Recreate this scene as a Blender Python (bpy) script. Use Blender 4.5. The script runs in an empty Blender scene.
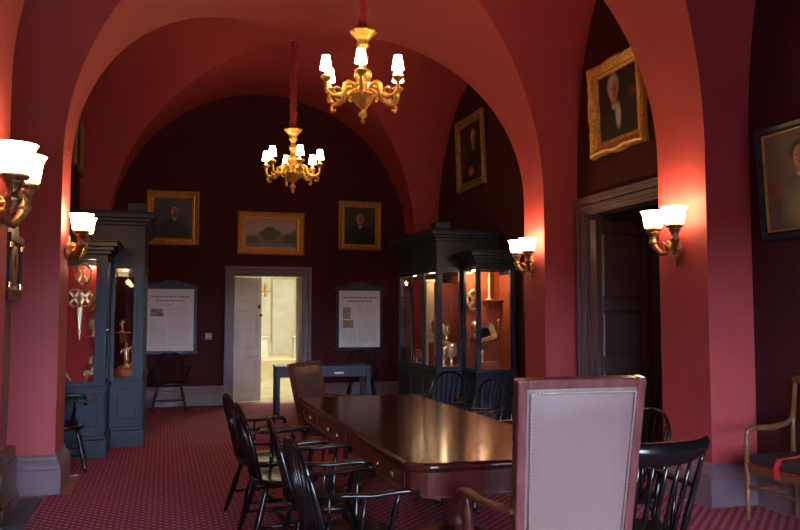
import bpy, bmesh, math, random
from mathutils import Vector, Matrix
random.seed(7)
S = bpy.context.scene
COL = S.collection
PI = math.pi

# ------------------------------------------------------------------ materials
def nd(nt, t, **kw):
    n = nt.nodes.new(t)
    for k, v in kw.items(): setattr(n, k, v)
    return n

def mat(name, col, rough=0.5, metal=0.0, col2=None, scale=8.0, stretch=(1, 1, 1), bump=0.0, bscale=60.0,
        coat=0.0, spec=0.5, sheen=0.0, detail=4.0):
    m = bpy.data.materials.new(name); m.use_nodes = True
    nt = m.node_tree; b = nt.nodes['Principled BSDF']
    b.inputs['Base Color'].default_value = (*col, 1)
    b.inputs['Roughness'].default_value = rough
    b.inputs['Metallic'].default_value = metal
    b.inputs['Specular IOR Level'].default_value = spec
    b.inputs['Coat Weight'].default_value = coat
    b.inputs['Coat Roughness'].default_value = 0.12
    b.inputs['Sheen Weight'].default_value = sheen
    tc = nd(nt, 'ShaderNodeTexCoord')
    mp = nd(nt, 'ShaderNodeMapping'); mp.inputs['Scale'].default_value = stretch
    nt.links.new(tc.outputs['Object'], mp.inputs['Vector'])
    if col2 is None: col2 = tuple(c * 0.88 for c in col)
    no = nd(nt, 'ShaderNodeTexNoise'); no.inputs['Scale'].default_value = scale; no.inputs['Detail'].default_value = detail
    nt.links.new(mp.outputs[0], no.inputs['Vector'])
    rp = nd(nt, 'ShaderNodeValToRGB')
    rp.color_ramp.elements[0].position = 0.35; rp.color_ramp.elements[0].color = (*col, 1)
    rp.color_ramp.elements[1].position = 0.68; rp.color_ramp.elements[1].color = (*col2, 1)
    nt.links.new(no.outputs[0], rp.inputs[0]); nt.links.new(rp.outputs[0], b.inputs['Base Color'])
    if bump:
        n2 = nd(nt, 'ShaderNodeTexNoise'); n2.inputs['Scale'].default_value = bscale
        nt.links.new(tc.outputs['Object'], n2.inputs['Vector'])
        bp = nd(nt, 'ShaderNodeBump'); bp.inputs['Strength'].default_value = bump; bp.inputs['Distance'].default_value = 0.01
        nt.links.new(n2.outputs[0], bp.inputs['Height']); nt.links.new(bp.outputs[0], b.inputs['Normal'])
    return m

def emis(name, col, s):
    m = bpy.data.materials.new(name); m.use_nodes = True
    b = m.node_tree.nodes['Principled BSDF']
    b.inputs['Base Color'].default_value = (.8, .75, .65, 1)
    b.inputs['Emission Color'].default_value = (*col, 1); b.inputs['Emission Strength'].default_value = s
    return m

def glassmat(name, tint=(1, 1, 1)):
    m = bpy.data.materials.new(name); m.use_nodes = True
    nt = m.node_tree; nt.nodes.remove(nt.nodes['Principled BSDF'])
    out = nt.nodes['Material Output']
    tr = nd(nt, 'ShaderNodeBsdfTransparent'); tr.inputs[0].default_value = (*tint, 1)
    gl = nd(nt, 'ShaderNodeBsdfGlossy'); gl.inputs['Roughness'].default_value = 0.02
    fr = nd(nt, 'ShaderNodeFresnel'); fr.inputs[0].default_value = 1.5
    mx = nd(nt, 'ShaderNodeMixShader')
    ge = nd(nt, 'ShaderNodeNewGeometry')
    iv = nd(nt, 'ShaderNodeMath', operation='SUBTRACT'); iv.inputs[0].default_value = 1; nt.links.new(ge.outputs['Backfacing'], iv.inputs[1])
    ml = nd(nt, 'ShaderNodeMath', operation='MULTIPLY'); nt.links.new(iv.outputs[0], ml.inputs[0]); nt.links.new(fr.outputs[0], ml.inputs[1])
    nt.links.new(ml.outputs[0], mx.inputs[0]); nt.links.new(tr.outputs[0], mx.inputs[1]); nt.links.new(gl.outputs[0], mx.inputs[2])
    nt.links.new(mx.outputs[0], out.inputs[0])
    return m

def paint(name, bg, shapes, bg2=None):
    """a painted canvas: soft ellipses (cx, cz, rx, rz, colour, softness) on a noisy ground, in the canvas's own x/z"""
    m = bpy.data.materials.new(name); m.use_nodes = True
    nt = m.node_tree; b = nt.nodes['Principled BSDF']
    b.inputs['Roughness'].default_value = 0.45
    tc = nd(nt, 'ShaderNodeTexCoord')
    no = nd(nt, 'ShaderNodeTexNoise'); no.inputs['Scale'].default_value = 5
    nt.links.new(tc.outputs['Object'], no.inputs['Vector'])
    rp = nd(nt, 'ShaderNodeValToRGB')
    rp.color_ramp.elements[0].position = .3; rp.color_ramp.elements[1].position = .7
    rp.color_ramp.elements[0].color = (*bg, 1); rp.color_ramp.elements[1].color = (*(bg2 or bg), 1)
    nt.links.new(no.outputs[0], rp.inputs[0])
    cur = rp.outputs[0]
    for (cx, cz, rx, rz, c, soft) in shapes:
        mp = nd(nt, 'ShaderNodeMapping')
        mp.inputs['Location'].default_value = (-cx / rx, 0, -cz / rz)
        mp.inputs['Scale'].default_value = (1 / rx, 0, 1 / rz)
        nt.links.new(tc.outputs['Object'], mp.inputs['Vector'])
        ln = nd(nt, 'ShaderNodeVectorMath', operation='LENGTH'); nt.links.new(mp.outputs[0], ln.inputs[0])
        mr = nd(nt, 'ShaderNodeMapRange'); mr.inputs['From Min'].default_value = 1 + soft; mr.inputs['From Max'].default_value = 1 - soft
        nt.links.new(ln.outputs['Value'], mr.inputs['Value'])
        mx = nd(nt, 'ShaderNodeMix', data_type='RGBA'); mx.inputs[7].default_value = (*c, 1)
        nt.links.new(mr.outputs[0], mx.inputs[0]); nt.links.new(cur, mx.inputs[6]); cur = mx.outputs[2]
    nt.links.new(cur, b.inputs['Base Color'])
    return m

M = {}
M['rose'] = mat('rose_paint', (.47, .066, .076), .55, col2=(.43, .058, .067), scale=2, bump=.06, bscale=30)
M['maroon'] = mat('maroon_wallcovering', (.062, .003, .007), .85, col2=(.045, .002, .005), scale=5, stretch=(1, 1, .4), bump=.15, bscale=90)
M['trim'] = mat('mauve_trim_paint', (.16, .105, .125), .4, scale=5)
M['base'] = mat('mauve_baseboard_paint', (.20, .135, .165), .4, scale=5)
M['door'] = mat('plum_door_paint', (.10, .062, .068), .35, scale=5)
M['white'] = mat('white_door_paint', (.86, .86, .87), .4, scale=4)
M['cream'] = mat('cream_plaster', (.85, .78, .55), .6, scale=3)
M['tile'] = mat('pale_stone_floor', (.75, .72, .58), .2, col2=(.4, .4, .33), scale=1.2, stretch=(1, 3, 1))
M['slate'] = mat('slate_blue_paint', (.013, .025, .056), .4, col2=(.011, .021, .049), scale=6, bump=.03, spec=.35)
M['black'] = mat('black_lacquer', (.003, .003, .004), .2, col2=(.005, .005, .006), scale=10, coat=.2, spec=.45)
M['mahog'] = mat('mahogany', (.085, .017, .010), .2, col2=(.045, .009, .006), scale=3, stretch=(9, .8, 9), coat=.45, bump=.02, bscale=12)
M['mahog2'] = mat('dark_mahogany', (.15, .03, .02), .28, col2=(.085, .017, .012), scale=4, stretch=(6, 6, 1), coat=.3)
M['rosewood'] = mat('chair_frame_mahogany', (.16, .05, .05), .25, col2=(.10, .03, .03), scale=4, stretch=(6, 6, 1), coat=.4)
M['clockwood'] = mat('walnut_clock_wood', (.09, .038, .024), .35, col2=(.045, .018, .012), scale=4, stretch=(5, 5, 1), coat=.2)
M['oak'] = mat('honey_brown_wood', (.20, .085, .03), .3, col2=(.12, .045, .018), scale=5, stretch=(6, 6, 1), coat=.3)
M['gold'] = mat('gilding', (.92, .58, .18), .33, .65, col2=(.7, .38, .09), scale=25, bump=.25, bscale=45)
M['gilt'] = mat('gilt_frame', (.82, .50, .14), .4, .45, col2=(.48, .25, .06), scale=30, bump=.5, bscale=60)
M['dullgilt'] = mat('tarnished_gilt', (.40, .26, .11), .5, .4, col2=(.2, .11, .04), scale=30, bump=.3, bscale=60)
M['bronze'] = mat('aged_bronze', (.58, .40, .18), .35, .85, col2=(.20, .12, .06), scale=25, bump=.5, bscale=55)
M['brass'] = mat('polished_brass', (.85, .62, .25), .18, 1.0, scale=8)
M['silver'] = mat('silver_gilt', (.98, .90, .64), .25, .75, col2=(.9, .74, .42), scale=20, bump=.2, bscale=50)
M['ivory'] = mat('pale_ivory', (.72, .63, .42), .35, scale=8)
M['redvel'] = mat('red_velvet', (.46, .025, .03), .85, col2=(.32, .016, .02), scale=20, stretch=(1, 1, .2), sheen=.3)
M['redlin'] = mat('red_case_lining', (.36, .08, .035), .75, scale=5)
M['piping'] = mat('scarlet_cloth', (.62, .02, .025), .7, scale=5)
M['leather_mauve'] = mat('mauve_grey_leather', (.205, .138, .128), .42, col2=(.185, .122, .112), scale=3, bump=.025, bscale=80)
M['leather_brown'] = mat('brown_leather', (.11, .058, .045), .42, col2=(.085, .042, .033), scale=4, bump=.1)
M['cushion'] = mat('black_cushion_cloth', (.03, .018, .024), .8, scale=20)
M['nail'] = mat('nailhead_metal', (.55, .53, .42), .35, .9, scale=4)
M['paper'] = mat('printed_paper', (.80, .80, .84), .6, scale=3)
M['ink'] = mat('grey_ink', (.30, .30, .34), .7, scale=3)
M['heading'] = mat('pale_brown_ink', (.38, .33, .35), .7, scale=3)
M['photo1'] = mat('dark_printed_picture', (.05, .05, .06), .6, col2=(.35, .33, .33), scale=14, stretch=(1, 1, 2))
M['photo2'] = mat('sepia_printed_picture', (.28, .18, .17), .6, col2=(.4, .28, .25), scale=18)
M['plate'] = mat('grey_switch_plate', (.25, .22, .22), .4, scale=4)
M['stone'] = mat('red_stone_margin', (.36, .15, .13), .5, scale=4)
M['slab'] = mat('slate_column_and_floor_shade', (.03, .035, .055), .4, scale=5)  # clock columns, and the slab that stands in for floor shade
M['bulb'] = emis('lit_fabric_shade', (1, .70, .36), 16)
M['bowl'] = emis('lit_glass_bowl', (1, .66, .32), 15)
M['candle'] = mat('ivory_candle_tube', (.85, .7, .42), .5, scale=5)
M['lamp'] = emis('lit_case_lamp', (1, .62, .30), 20)
M['added_light'] = emis('added_room_glow', (1, .93, .70), 120)  # glow of the lights added in the far room
M['glass'] = glassmat('clear_glass')

def carpetmat():
    m = bpy.data.materials.new('dotted_burgundy_carpet'); m.use_nodes = True
    nt = m.node_tree; b = nt.nodes['Principled BSDF']; b.inputs['Roughness'].default_value = .9
    b.inputs['Specular IOR Level'].default_value = .2
    tc = nd(nt, 'ShaderNodeTexCoord')
    mp = nd(nt, 'ShaderNodeMapping'); mp.inputs['Rotation'].default_value = (0, 0, math.radians(45)); mp.inputs['Scale'].default_value = (16.5, 16.5, 16.5)
    nt.links.new(tc.outputs['Object'], mp.inputs['Vector'])
    fr = nd(nt, 'ShaderNodeVectorMath', operation='FRACTION'); nt.links.new(mp.outputs[0], fr.inputs[0])
    sb = nd(nt, 'ShaderNodeVectorMath', operation='SUBTRACT'); sb.inputs[1].default_value = (.5, .5, 0); nt.links.new(fr.outputs[0], sb.inputs[0])
    ml = nd(nt, 'ShaderNodeVectorMath', operation='MULTIPLY'); ml.inputs[1].default_value = (1, 1, 0); nt.links.new(sb.outputs[0], ml.inputs[0])
    ln = nd(nt, 'ShaderNodeVectorMath', operation='LENGTH'); nt.links.new(ml.outputs[0], ln.inputs[0])
    mr = nd(nt, 'ShaderNodeMapRange'); mr.inputs['From Min'].default_value = .36; mr.inputs['From Max'].default_value = .22
    nt.links.new(ln.outputs['Value'], mr.inputs['Value'])
    no = nd(nt, 'ShaderNodeTexNoise'); no.inputs['Scale'].default_value = 3; nt.links.new(tc.outputs['Object'], no.inputs['Vector'])
    rp = nd(nt, 'ShaderNodeValToRGB'); rp.color_ramp.elements[0].color = (.22, .034, .062, 1); rp.color_ramp.elements[1].color = (.27, .046, .08, 1)
    nt.links.new(no.outputs[0], rp.inputs[0])
    mx = nd(nt, 'ShaderNodeMix', data_type='RGBA'); mx.inputs[7].default_value = (.55, .21, .34, 1)
    nt.links.new(mr.outputs[0], mx.inputs[0]); nt.links.new(rp.outputs[0], mx.inputs[6])
    nt.links.new(mx.outputs[2], b.inputs['Base Color'])
    n2 = nd(nt, 'ShaderNodeTexNoise'); n2.inputs['Scale'].default_value = 220; nt.links.new(tc.outputs['Object'], n2.inputs['Vector'])
    bp = nd(nt, 'ShaderNodeBump'); bp.inputs['Strength'].default_value = .4; bp.inputs['Distance'].default_value = .005
    nt.links.new(n2.outputs[0], bp.inputs['Height']); nt.links.new(bp.outputs[0], b.inputs['Normal'])
    return m
M['carpet'] = carpetmat()

# ------------------------------------------------------------------ mesh helpers
def B(): return bmesh.new()

def box(bm, x0, x1, y0, y1, z0, z1, T=None):
    vs = [bm.verts.new((x, y, z)) for z in (z0, z1) for y in (y0, y1) for x in (x0, x1)]
    if T is not None:
        for v in vs: v.co = T @ v.co
    for f in ((0, 2, 3, 1), (4, 5, 7, 6), (0, 1, 5, 4), (2, 6, 7, 3), (0, 4, 6, 2), (1, 3, 7, 5)):
        bm.faces.new([vs[i] for i in f])
    return bm

def tube(bm, pts, rad, n=8, flat=1.0, cap=True):
    pts = [Vector(p) for p in pts]
    if not hasattr(rad, '__len__'): rad = [rad] * len(pts)
    rings = []; up = None
    for i, p in enumerate(pts):
        d = (pts[min(i + 1, len(pts) - 1)] - pts[max(i - 1, 0)]).normalized()
        if up is None:
            a = Vector((0, 0, 1)) if abs(d.z) < .9 else Vector((0, 1, 0))
            up = (a - d * a.dot(d)).normalized()
        else:
            up = (up - d * up.dot(d)).normalized()
        s = d.cross(up)
        rings.append([bm.verts.new(p + (up * math.sin(2 * PI * k / n) * flat + s * math.cos(2 * PI * k / n)) * rad[i]) for k in range(n)])
    for a, b in zip(rings, rings[1:]):
        for k in range(n):
            f = bm.faces.new((a[k], a[(k + 1) % n], b[(k + 1) % n], b[k])); f.smooth = True
    if cap:
        bm.faces.new(rings[0][::-1]); bm.faces.new(rings[-1])
    return bm

def turned(bm, p0, p1, prof, n=8):
    """a turned stick: prof = [(t, radius)]"""
    p0, p1 = Vector(p0), Vector(p1)
    return tube(bm, [p0.lerp(p1, t) for t, r in prof], [r for t, r in prof], n)

def lathe(bm, prof, n=20, c=(0, 0, 0), ripple=0, amp=0.0, flatx=1.0):
    """prof = [(r, z)]"""
    rings = []
    for r, z in prof:
        if r < 1e-5:
            rings.append([bm.verts.new((c[0], c[1], c[2] + z))])
        else:
            rings.append([bm.verts.new((c[0] + flatx * r * (1 + amp * math.cos(ripple * 2 * PI * k / n)) * math.cos(2 * PI * k / n),
                                        c[1] + r * (1 + amp * math.cos(ripple * 2 * PI * k / n)) * math.sin(2 * PI * k / n), c[2] + z)) for k in range(n)])
    for a, b in zip(rings, rings[1:]):
        for k in range(n):
            if len(a) == 1 and len(b) == 1: continue
            if len(a) == 1: f = bm.faces.new((a[0], b[(k + 1) % n], b[k]))
            elif len(b) == 1: f = bm.faces.new((a[k], a[(k + 1) % n], b[0]))
            else: f = bm.faces.new((a[k], a[(k + 1) % n], b[(k + 1) % n], b[k]))
            f.smooth = True
    return bm

def ell(bm, c, r, n=12, T=None):
    R = bmesh.ops.create_uvsphere(bm, u_segments=n, v_segments=max(6, n // 2), radius=1)
    for v in R['verts']:
        v.co = Vector((v.co.x * r[0] + c[0], v.co.y * r[1] + c[1], v.co.z * r[2] + c[2]))
        if T is not None: v.co = T @ v.co
        for f in v.link_faces: f.smooth = True
    return bm

def prism(bm, poly, axis, a, b, T=None):
    """extrude a 2D outline along an axis between a and b"""
    def mk(u, v, w):
        p = {'x': (w, u, v), 'y': (u, w, v), 'z': (u, v, w)}[axis]
        p = Vector(p); return T @ p if T is not None else p
    A = [bm.verts.new(mk(u, v, a)) for u, v in poly]; Bv = [bm.verts.new(mk(u, v, b)) for u, v in poly]
    n = len(poly)
    bm.faces.new(A); bm.faces.new(Bv[::-1])
    for i in range(n): bm.faces.new((A[i], Bv[i], Bv[(i + 1) % n], A[(i + 1) % n]))
    return bm

def sweep2d(bm, path, prof):
    """moulding: prof = [(offset to the right of the path, z)], mitred corners"""
    rings = []
    P = [Vector((p[0], p[1])) for p in path]
    for i, p in enumerate(P):
        d0 = (p - P[i - 1]).normalized() if i > 0 else None
        d1 = (P[i + 1] - p).normalized() if i < len(P) - 1 else None
        if d0 is None: d0 = d1
        if d1 is None: d1 = d0
        n0 = Vector((d0.y, -d0.x)); n1 = Vector((d1.y, -d1.x))
        m = (n0 + n1); m = m / max(.2, m.dot(n0)) if m.length > 1e-6 else n0
        rings.append([bm.verts.new((p.x + m.x * o, p.y + m.y * o, z)) for o, z in prof])
    k = len(prof)
    for a, b in zip(rings, rings[1:]):
        for j in range(k - 1): bm.faces.new((a[j], b[j], b[j + 1], a[j + 1]))
    bm.faces.new(rings[0]); bm.faces.new(rings[-1][::-1])
    return bm

def rectring(bm, prof, w, h, y0=0.0, wav=0.0):
    """picture-frame moulding round a w x h opening in local x/z; prof = [(outward, forward(-y))]"""
    loops = []
    for o, fwd in prof:
        x, z = w / 2 + o, h / 2 + o
        n = 14 if wav else 1
        pts = []
        cs = [(-x, -z), (x, -z), (x, z), (-x, z)]
        for i in range(4):
            a, b = cs[i], cs[(i + 1) % 4]
            for j in range(n):
                t = j / n
                px, pz = a[0] + (b[0] - a[0]) * t, a[1] + (b[1] - a[1]) * t
                if wav and o > .06:
                    bulge = wav * (abs(math.cos(t * PI * 2)) ** 3 + .5 * max(0, math.cos(t * PI * 10)) )
                    L = math.hypot(px, pz); px += px / L * bulge; pz += pz / L * bulge
                pts.append(bm.verts.new((px, y0 - fwd, pz)))
        loops.append(pts)
    N = len(loops[0])
    for a, b in zip(loops, loops[1:]):
        for k in range(N): bm.faces.new((a[k], a[(k + 1) % N], b[(k + 1) % N], b[k]))
    return bm

def obj(name, bm, m, parent=None, loc=None, bevel=0.0, rot=None):
    bmesh.ops.recalc_face_normals(bm, faces=bm.faces[:])
    me = bpy.data.meshes.new(name); bm.to_mesh(me); bm.free()
    me.materials.append(m)
    o = bpy.data.objects.new(name, me); COL.objects.link(o)
    if parent: o.parent = parent
    if loc: o.location = loc
    if rot: o.rotation_euler = rot
    if bevel:
        md = o.modifiers.new('bevel', 'BEVEL'); md.width = bevel; md.segments = 2; md.limit_method = 'ANGLE'
    return o

def tag(o, label, cat, group=None):
    o['label'] = label; o['category'] = cat
    if group: o['group'] = group
    return o

def thing(name, label, cat, loc=(0, 0, 0), rotz=0.0, group=None):
    o = bpy.data.objects.new(name, None); COL.objects.link(o)
    o.location = loc; o.rotation_euler = (0, 0, rotz); o.empty_display_size = .1
    return tag(o, label, cat, group)

def struct(name, bm, m, bevel=0.0, parent=None):
    o = obj(name, bm, m, parent, bevel=bevel)
    if parent is None: o['kind'] = 'structure'
    return o

def dup(root, loc, rotz, label):
    def rec(o, par):
        c = o.copy(); COL.objects.link(c)
        if par: c.parent = par
        for ch in [x for x in o.children]: rec(ch, c)
        return c
    r = rec(root, None); r.location = loc; r.rotation_euler = (0, 0, rotz); r['label'] = label
    return r

# ------------------------------------------------------------------ plan of the hall
XL, XR = -.87, 4.19            # inner faces of the piers
WL, WR = -1.30, 4.62           # recessed side walls
YB, YF = 13.9, -2.0            # end walls
ZS, HV = 2.86, 2.50            # springing, rise
CX, RX = (XL + XR) / 2, (XR - XL) / 2
BAYS = [((-.7, -.7), (4.25, 5.47), .3), ((5.0, 6.12), (7.43, 8.35), .8), ((8.05, 8.88), (13.35, 13.35), 1.0)]

# ceiling: a groin vault over each bay, plain barrel between them
bm = B()
N = 48
ts = [(-PI / 2 + PI * i / N) for i in range(N + 1)]
cols = [(WL, None)] + [(CX + RX * math.sin(t), t) for t in ts] + [(WR, None)]
def yl(pair, x):
    u = min(1, max(0, (x - XL) / (XR - XL))); return pair[0] + (pair[1] - pair[0]) * u
def bayq(y0, y1, q, x, s):
    c = (yl(y0, x) + yl(y1, x)) / 2; h = (yl(y1, x) - yl(y0, x)) / 2
    return c + h * math.copysign(abs(math.sin(s)) ** q, s)
for (y0, y1, q) in BAYS:
    V = {}
    for i, (x, t) in enumerate(cols):
        for j, s in enumerate(ts):
            za = ZS + (HV * math.cos(t) if t is not None else 0)
            zb = ZS + HV * math.cos(s)
            V[i, j] = bm.verts.new((x, bayq(y0, y1, q, x, s), max(za, zb)))
    for i in range(len(cols) - 1):
        for j in range(N):
            a, b, c, d = V[i, j], V[i + 1, j], V[i + 1, j + 1], V[i, j + 1]
            ii = i - 1
            if (ii < N / 2) == (j < N / 2): fs = [(a, b, c), (a, c, d)]
            else: fs = [(a, b, d), (b, c, d)]
            for f in fs:
                if len({tuple(round(q_, 5) for q_ in v.co) for v in f}) == 3:
                    ff = bm.faces.new(f); ff.smooth = True
    for (i, j) in [(k + 1, k) for k in range(N + 1)] + [(k + 1, N - k) for k in range(N + 1)]:
        pass
def band(ya, yb):
    prev = None
    for t in ts:
        x = CX + RX * math.sin(t); z = ZS + HV * math.cos(t)
        cur = (bm.verts.new((x, yl(ya, x), z)), bm.verts.new((x, yl(yb, x), z)))
        if prev:
            f = bm.faces.new((prev[0], cur[0], cur[1], prev[1])); f.smooth = True
        prev = cur
band((YF, YF), BAYS[0][0]); band(BAYS[0][1], BAYS[1][0]); band(BAYS[1][1], BAYS[2][0]); band(BAYS[2][1], (YB, YB))
for e in bm.edges:
    if len(e.link_faces) == 2:
        n0, n1 = e.link_faces[0].normal, e.link_faces[1].normal
bm.normal_update()
for e in bm.edges:
    if len(e.link_faces) == 2 and e.link_faces[0].normal.angle(e.link_faces[1].normal, 0) > .35: e.smooth = False
ce = struct('ceiling', bm, M['rose'])

# piers
def pier(side, y0, y1, ylean=0):
    bm = B()
    if side == 'left': box(bm, WL - .1, XL, y0, y1, 0, 5.5)
    else: box(bm, XR, WR + .1, y0, y1, 0, 5.5)
    struct('wall_%s_pier' % side, bm, M['rose'])
for i in range(3):
    ya = (YF, YF) if i == 0 else BAYS[i - 1][1]
    yb = BAYS[i][0]
    pier('left', ya[0], yb[0]); pier('right', ya[1], yb[1])
pier('left', 13.35, YB); pier('right', 13.35, YB)

# side walls
bm = B(); box(bm, WL - .2, WL, YF, YB, 0, 5.6); struct('wall_left', bm, M['maroon'])
DY0, DY1, DZ = 6.34, 8.16, 2.68     # opening of the side door
bm = B()
box(bm, WR, WR + .2, YF, DY0, 0, 5.6); box(bm, WR, WR + .2, DY1, YB, 0, 5.6); box(bm, WR, WR + .2, DY0, DY1, DZ, 5.6)
struct('wall_right', bm, M['maroon'])
# back wall with its doorway
BX0, BX1, BZ = 1.12, 2.32, 2.21
bm = B()
box(bm, WL - .2, BX0, YB, YB + .3, 0, 5.6); box(bm, BX1, WR + .2, YB, YB + .3, 0, 5.6); box(bm, BX0, BX1, YB, YB + .3, BZ, 5.6)
struct('wall_back', bm, M['maroon'])
# front wall with three tall windows
WIN = [(-.55, .55), (1.1, 2.2), (2.75, 3.85)]
WZ0, WZ1 = .5, 2.45
bm = B()
edges = [WL - .2] + [v for w in WIN for v in w] + [WR + .2]
for a, b in zip(edges[::2], edges[1::2]): box(bm, a, b, YF - .3, YF, 0, 5.6)
for a, b in WIN:
    box(bm, a, b, YF - .3, YF, 0, WZ0); box(bm, a, b, YF - .3, YF, WZ1, 5.6)
struct('wall_front', bm, M['maroon'])
for i, (a, b) in enumerate(WIN):
    bm = B()
    for x in (a, b - .05): box(bm, x, x + .05, YF - .2, YF - .12, WZ0, WZ1)
    for k in range(6):
        z = WZ0 + (WZ1 - WZ0 - .05) * k / 5; box(bm, a + .05, b - .05, YF - .2, YF - .12, z, z + .05)
    for k in (1, 2):
        x = a + (b - a) * k / 3 - .015; box(bm, x, x + .03, YF - .19, YF - .13, WZ0 + .05, WZ1 - .05)
    w = struct('window_%d' % (i + 1), bm, M['white'])
    bm = B(); box(bm, a + .05, b - .05, YF - .163, YF - .157, WZ0 + .05, WZ1 - .05); obj('window_pane', bm, M['glass'], w)

# floor and carpet
bm = B(); box(bm, WL - .2, WR + .2, YF - .3, YB + .3, -.1, 0); struct('floor', bm, M['stone'])
cp = []
for x, y in [(-1.18, -1.9), (-1.18, 4.12), (-.77, 4.12), (-.77, 5.1), (-.91, 5.1), (-.91, 7.3), (-.73, 7.3), (-.73, 8.18), (-1.18, 8.18), (-1.18, 13.2), (-.75, 13.2), (-.75, 13.78),
             (4.07, 13.78), (4.07, 13.2), (4.5, 13.2), (4.5, 9.0), (4.07, 9.0), (4.07, 8.22), (4.5, 8.22), (4.5, 6.24), (4.07, 6.24), (4.07, 5.33), (4.5, 5.33), (4.5, -1.9)]:
    cp.append((x, y))
bm = B(); prism(bm, cp, 'z', .001, .012)
tag(obj('carpet', bm, M['carpet']), 'burgundy fitted carpet woven with small pink dots, covering the hall floor', 'carpet')

# baseboards
bprof = [(0, 0), (.055, 0), (.055, .20), (.045, .215), (.045, .245), (.03, .27), (.018, .285), (.018, .31), (0, .33)]
def bboard(name, path):
    bm = B(); sweep2d(bm, path, bprof); return struct(name, bm, M['base'])
bboard('baseboard_left', [(WL, YF), (XL, YF + .01), (XL, -.7), (WL, -.7), (WL, 4.25), (XL, 4.25), (XL, 5.0), (WL, 5.0), (WL, 7.43), (XL, 7.43), (XL, 8.05), (WL, 8.05), (WL, 13.35), (XL, 13.35), (XL, YB)][2:])
bboard('baseboard_back', [(XL, YB), (.98, YB)]); bboard('baseboard_back_right', [(2.46, YB), (XR, YB)])
bboard('baseboard_right', [(XR, YB), (XR, 13.35), (WR, 13.35), (WR, 8.88), (XR, 8.88), (XR, 8.35), (WR, 8.35), (WR, 8.30)])
bboard('baseboard_right_near', [(WR, 6.17), (WR, 6.12), (XR, 6.12), (XR, 5.47), (WR, 5.47), (WR, -.7), (XR, -.7)])

# ------------------------------------------------------------------ doors
def casing(bm, w, h, cw, x0=0.0):
    """door casing in local x/z on a wall at y=0 facing -y; opening w x h from x0"""
    for k, (o0, o1, d) in enumerate([(0, .03, .02), (.03, cw * .55, .035), (cw * .55, cw * .62, .02), (cw * .62, cw, .06)]):
        box(bm, x0 - o1, x0 - o0, -d, 0, 0, h + o1)
        box(bm, x0 + w + o0, x0 + w + o1, -d, 0, 0, h + o1)
        box(bm, x0 - o0, x0 + w + o0, -d, 0, h + o0, h + o1)
def leaf(name, w, h, rows, m, parent, loc, rot, cols=1, knob=None, th=.05, panelm=None):
    """panelled door leaf: hinge at local x=0"""
    bm = B(); st = .09
    cw = (w - st * (cols + 1)) / cols
    for c in range(cols + 1):
        x = c * (cw + st); box(bm, x, x + st, -th / 2, th / 2, 0, h)
    zs = [0] + [r for r in rows] + [h]
    rails = []
    for r in rows: rails.append(r)
    for c in range(cols):
        xa = st + c * (cw + st)
        prev = .0
        box(bm, xa, xa + cw, -th / 2, th / 2, 0, .16); box(bm, xa, xa + cw, -th / 2, th / 2, h - .12, h)
        for r in rows: box(bm, xa, xa + cw, -th / 2, th / 2, r - .06, r + .06)
        box(bm, xa, xa + cw, -th * .12, th * .12, .16, h - .12)
    o = obj(name, bm, m, parent, loc=loc, rot=rot, bevel=.006)
    if parent is None: o['kind'] = 'structure'
    zz = [.16] + [v for r in rows for v in (r - .06, r + .06)] + [h - .12]
    for c in range(cols):
        xa = st + c * (cw + st)
        for z0, z1 in zip(zz[::2], zz[1::2]):
            bm = B()
            for s in (-1, 1):
                a, b = (th * .12, th * .42)
                g = .045
                pts0 = [(xa + .012, z0 + .012), (xa + cw - .012, z0 + .012), (xa + cw - .012, z1 - .012), (xa + .012, z1 - .012)]
                pts1 = [(xa + g, z0 + g), (xa + cw - g, z0 + g), (xa + cw - g, z1 - g), (xa + g, z1 - g)]
                A = [bm.verts.new((x, s * a, z)) for x, z in pts0]; C = [bm.verts.new((x, s * b, z)) for x, z in pts1]
                for k in range(4): bm.faces.new((A[k], A[(k + 1) % 4], C[(k + 1) % 4], C[k]))
                bm.faces.new(C)
            obj('door_panel', bm, panelm or m, o)
    if knob:
        bm = B(); lathe(bm, [(0, 0), (.012, 0), (.012, .03), (.03, .045), (.03, .06), (0, .075)], 12)
        obj('door_knob', bm, M['brass'], o, loc=(knob[0], -th / 2, knob[1]), rot=(PI / 2, 0, 0))
        bm = B(); box(bm, knob[0] - .025, knob[0] + .025, -th / 2 - .004, -th / 2, knob[1] + .12, knob[1] + .19)
        obj('lock_plate', bm, M['brass'], o)
    return o

bm = B(); casing(bm, BX1 - BX0, BZ, .14)
for v in bm.verts: v.co += Vector((BX0, YB, 0))
box(bm, BX0, BX0 + .02, YB, YB + .3, 0, BZ); box(bm, BX1 - .02, BX1, YB, YB + .3, 0, BZ); box(bm, BX0 + .02, BX1 - .02, YB, YB + .3, BZ - .02, BZ)
struct('trim_1', bm, M['trim'], bevel=.004)
leaf('door_1', .58, 2.17, (.85, 1.66), M['white'], None, (BX0 + .03, YB + .26, .01), (0, 0, math.radians(30)), knob=(.53, 1.5))
leaf('door_2', .58, 2.17, (.85, 1.66), M['white'], None, (BX1 - .05, YB + .30, .01), (0, 0, math.radians(70)))

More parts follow.
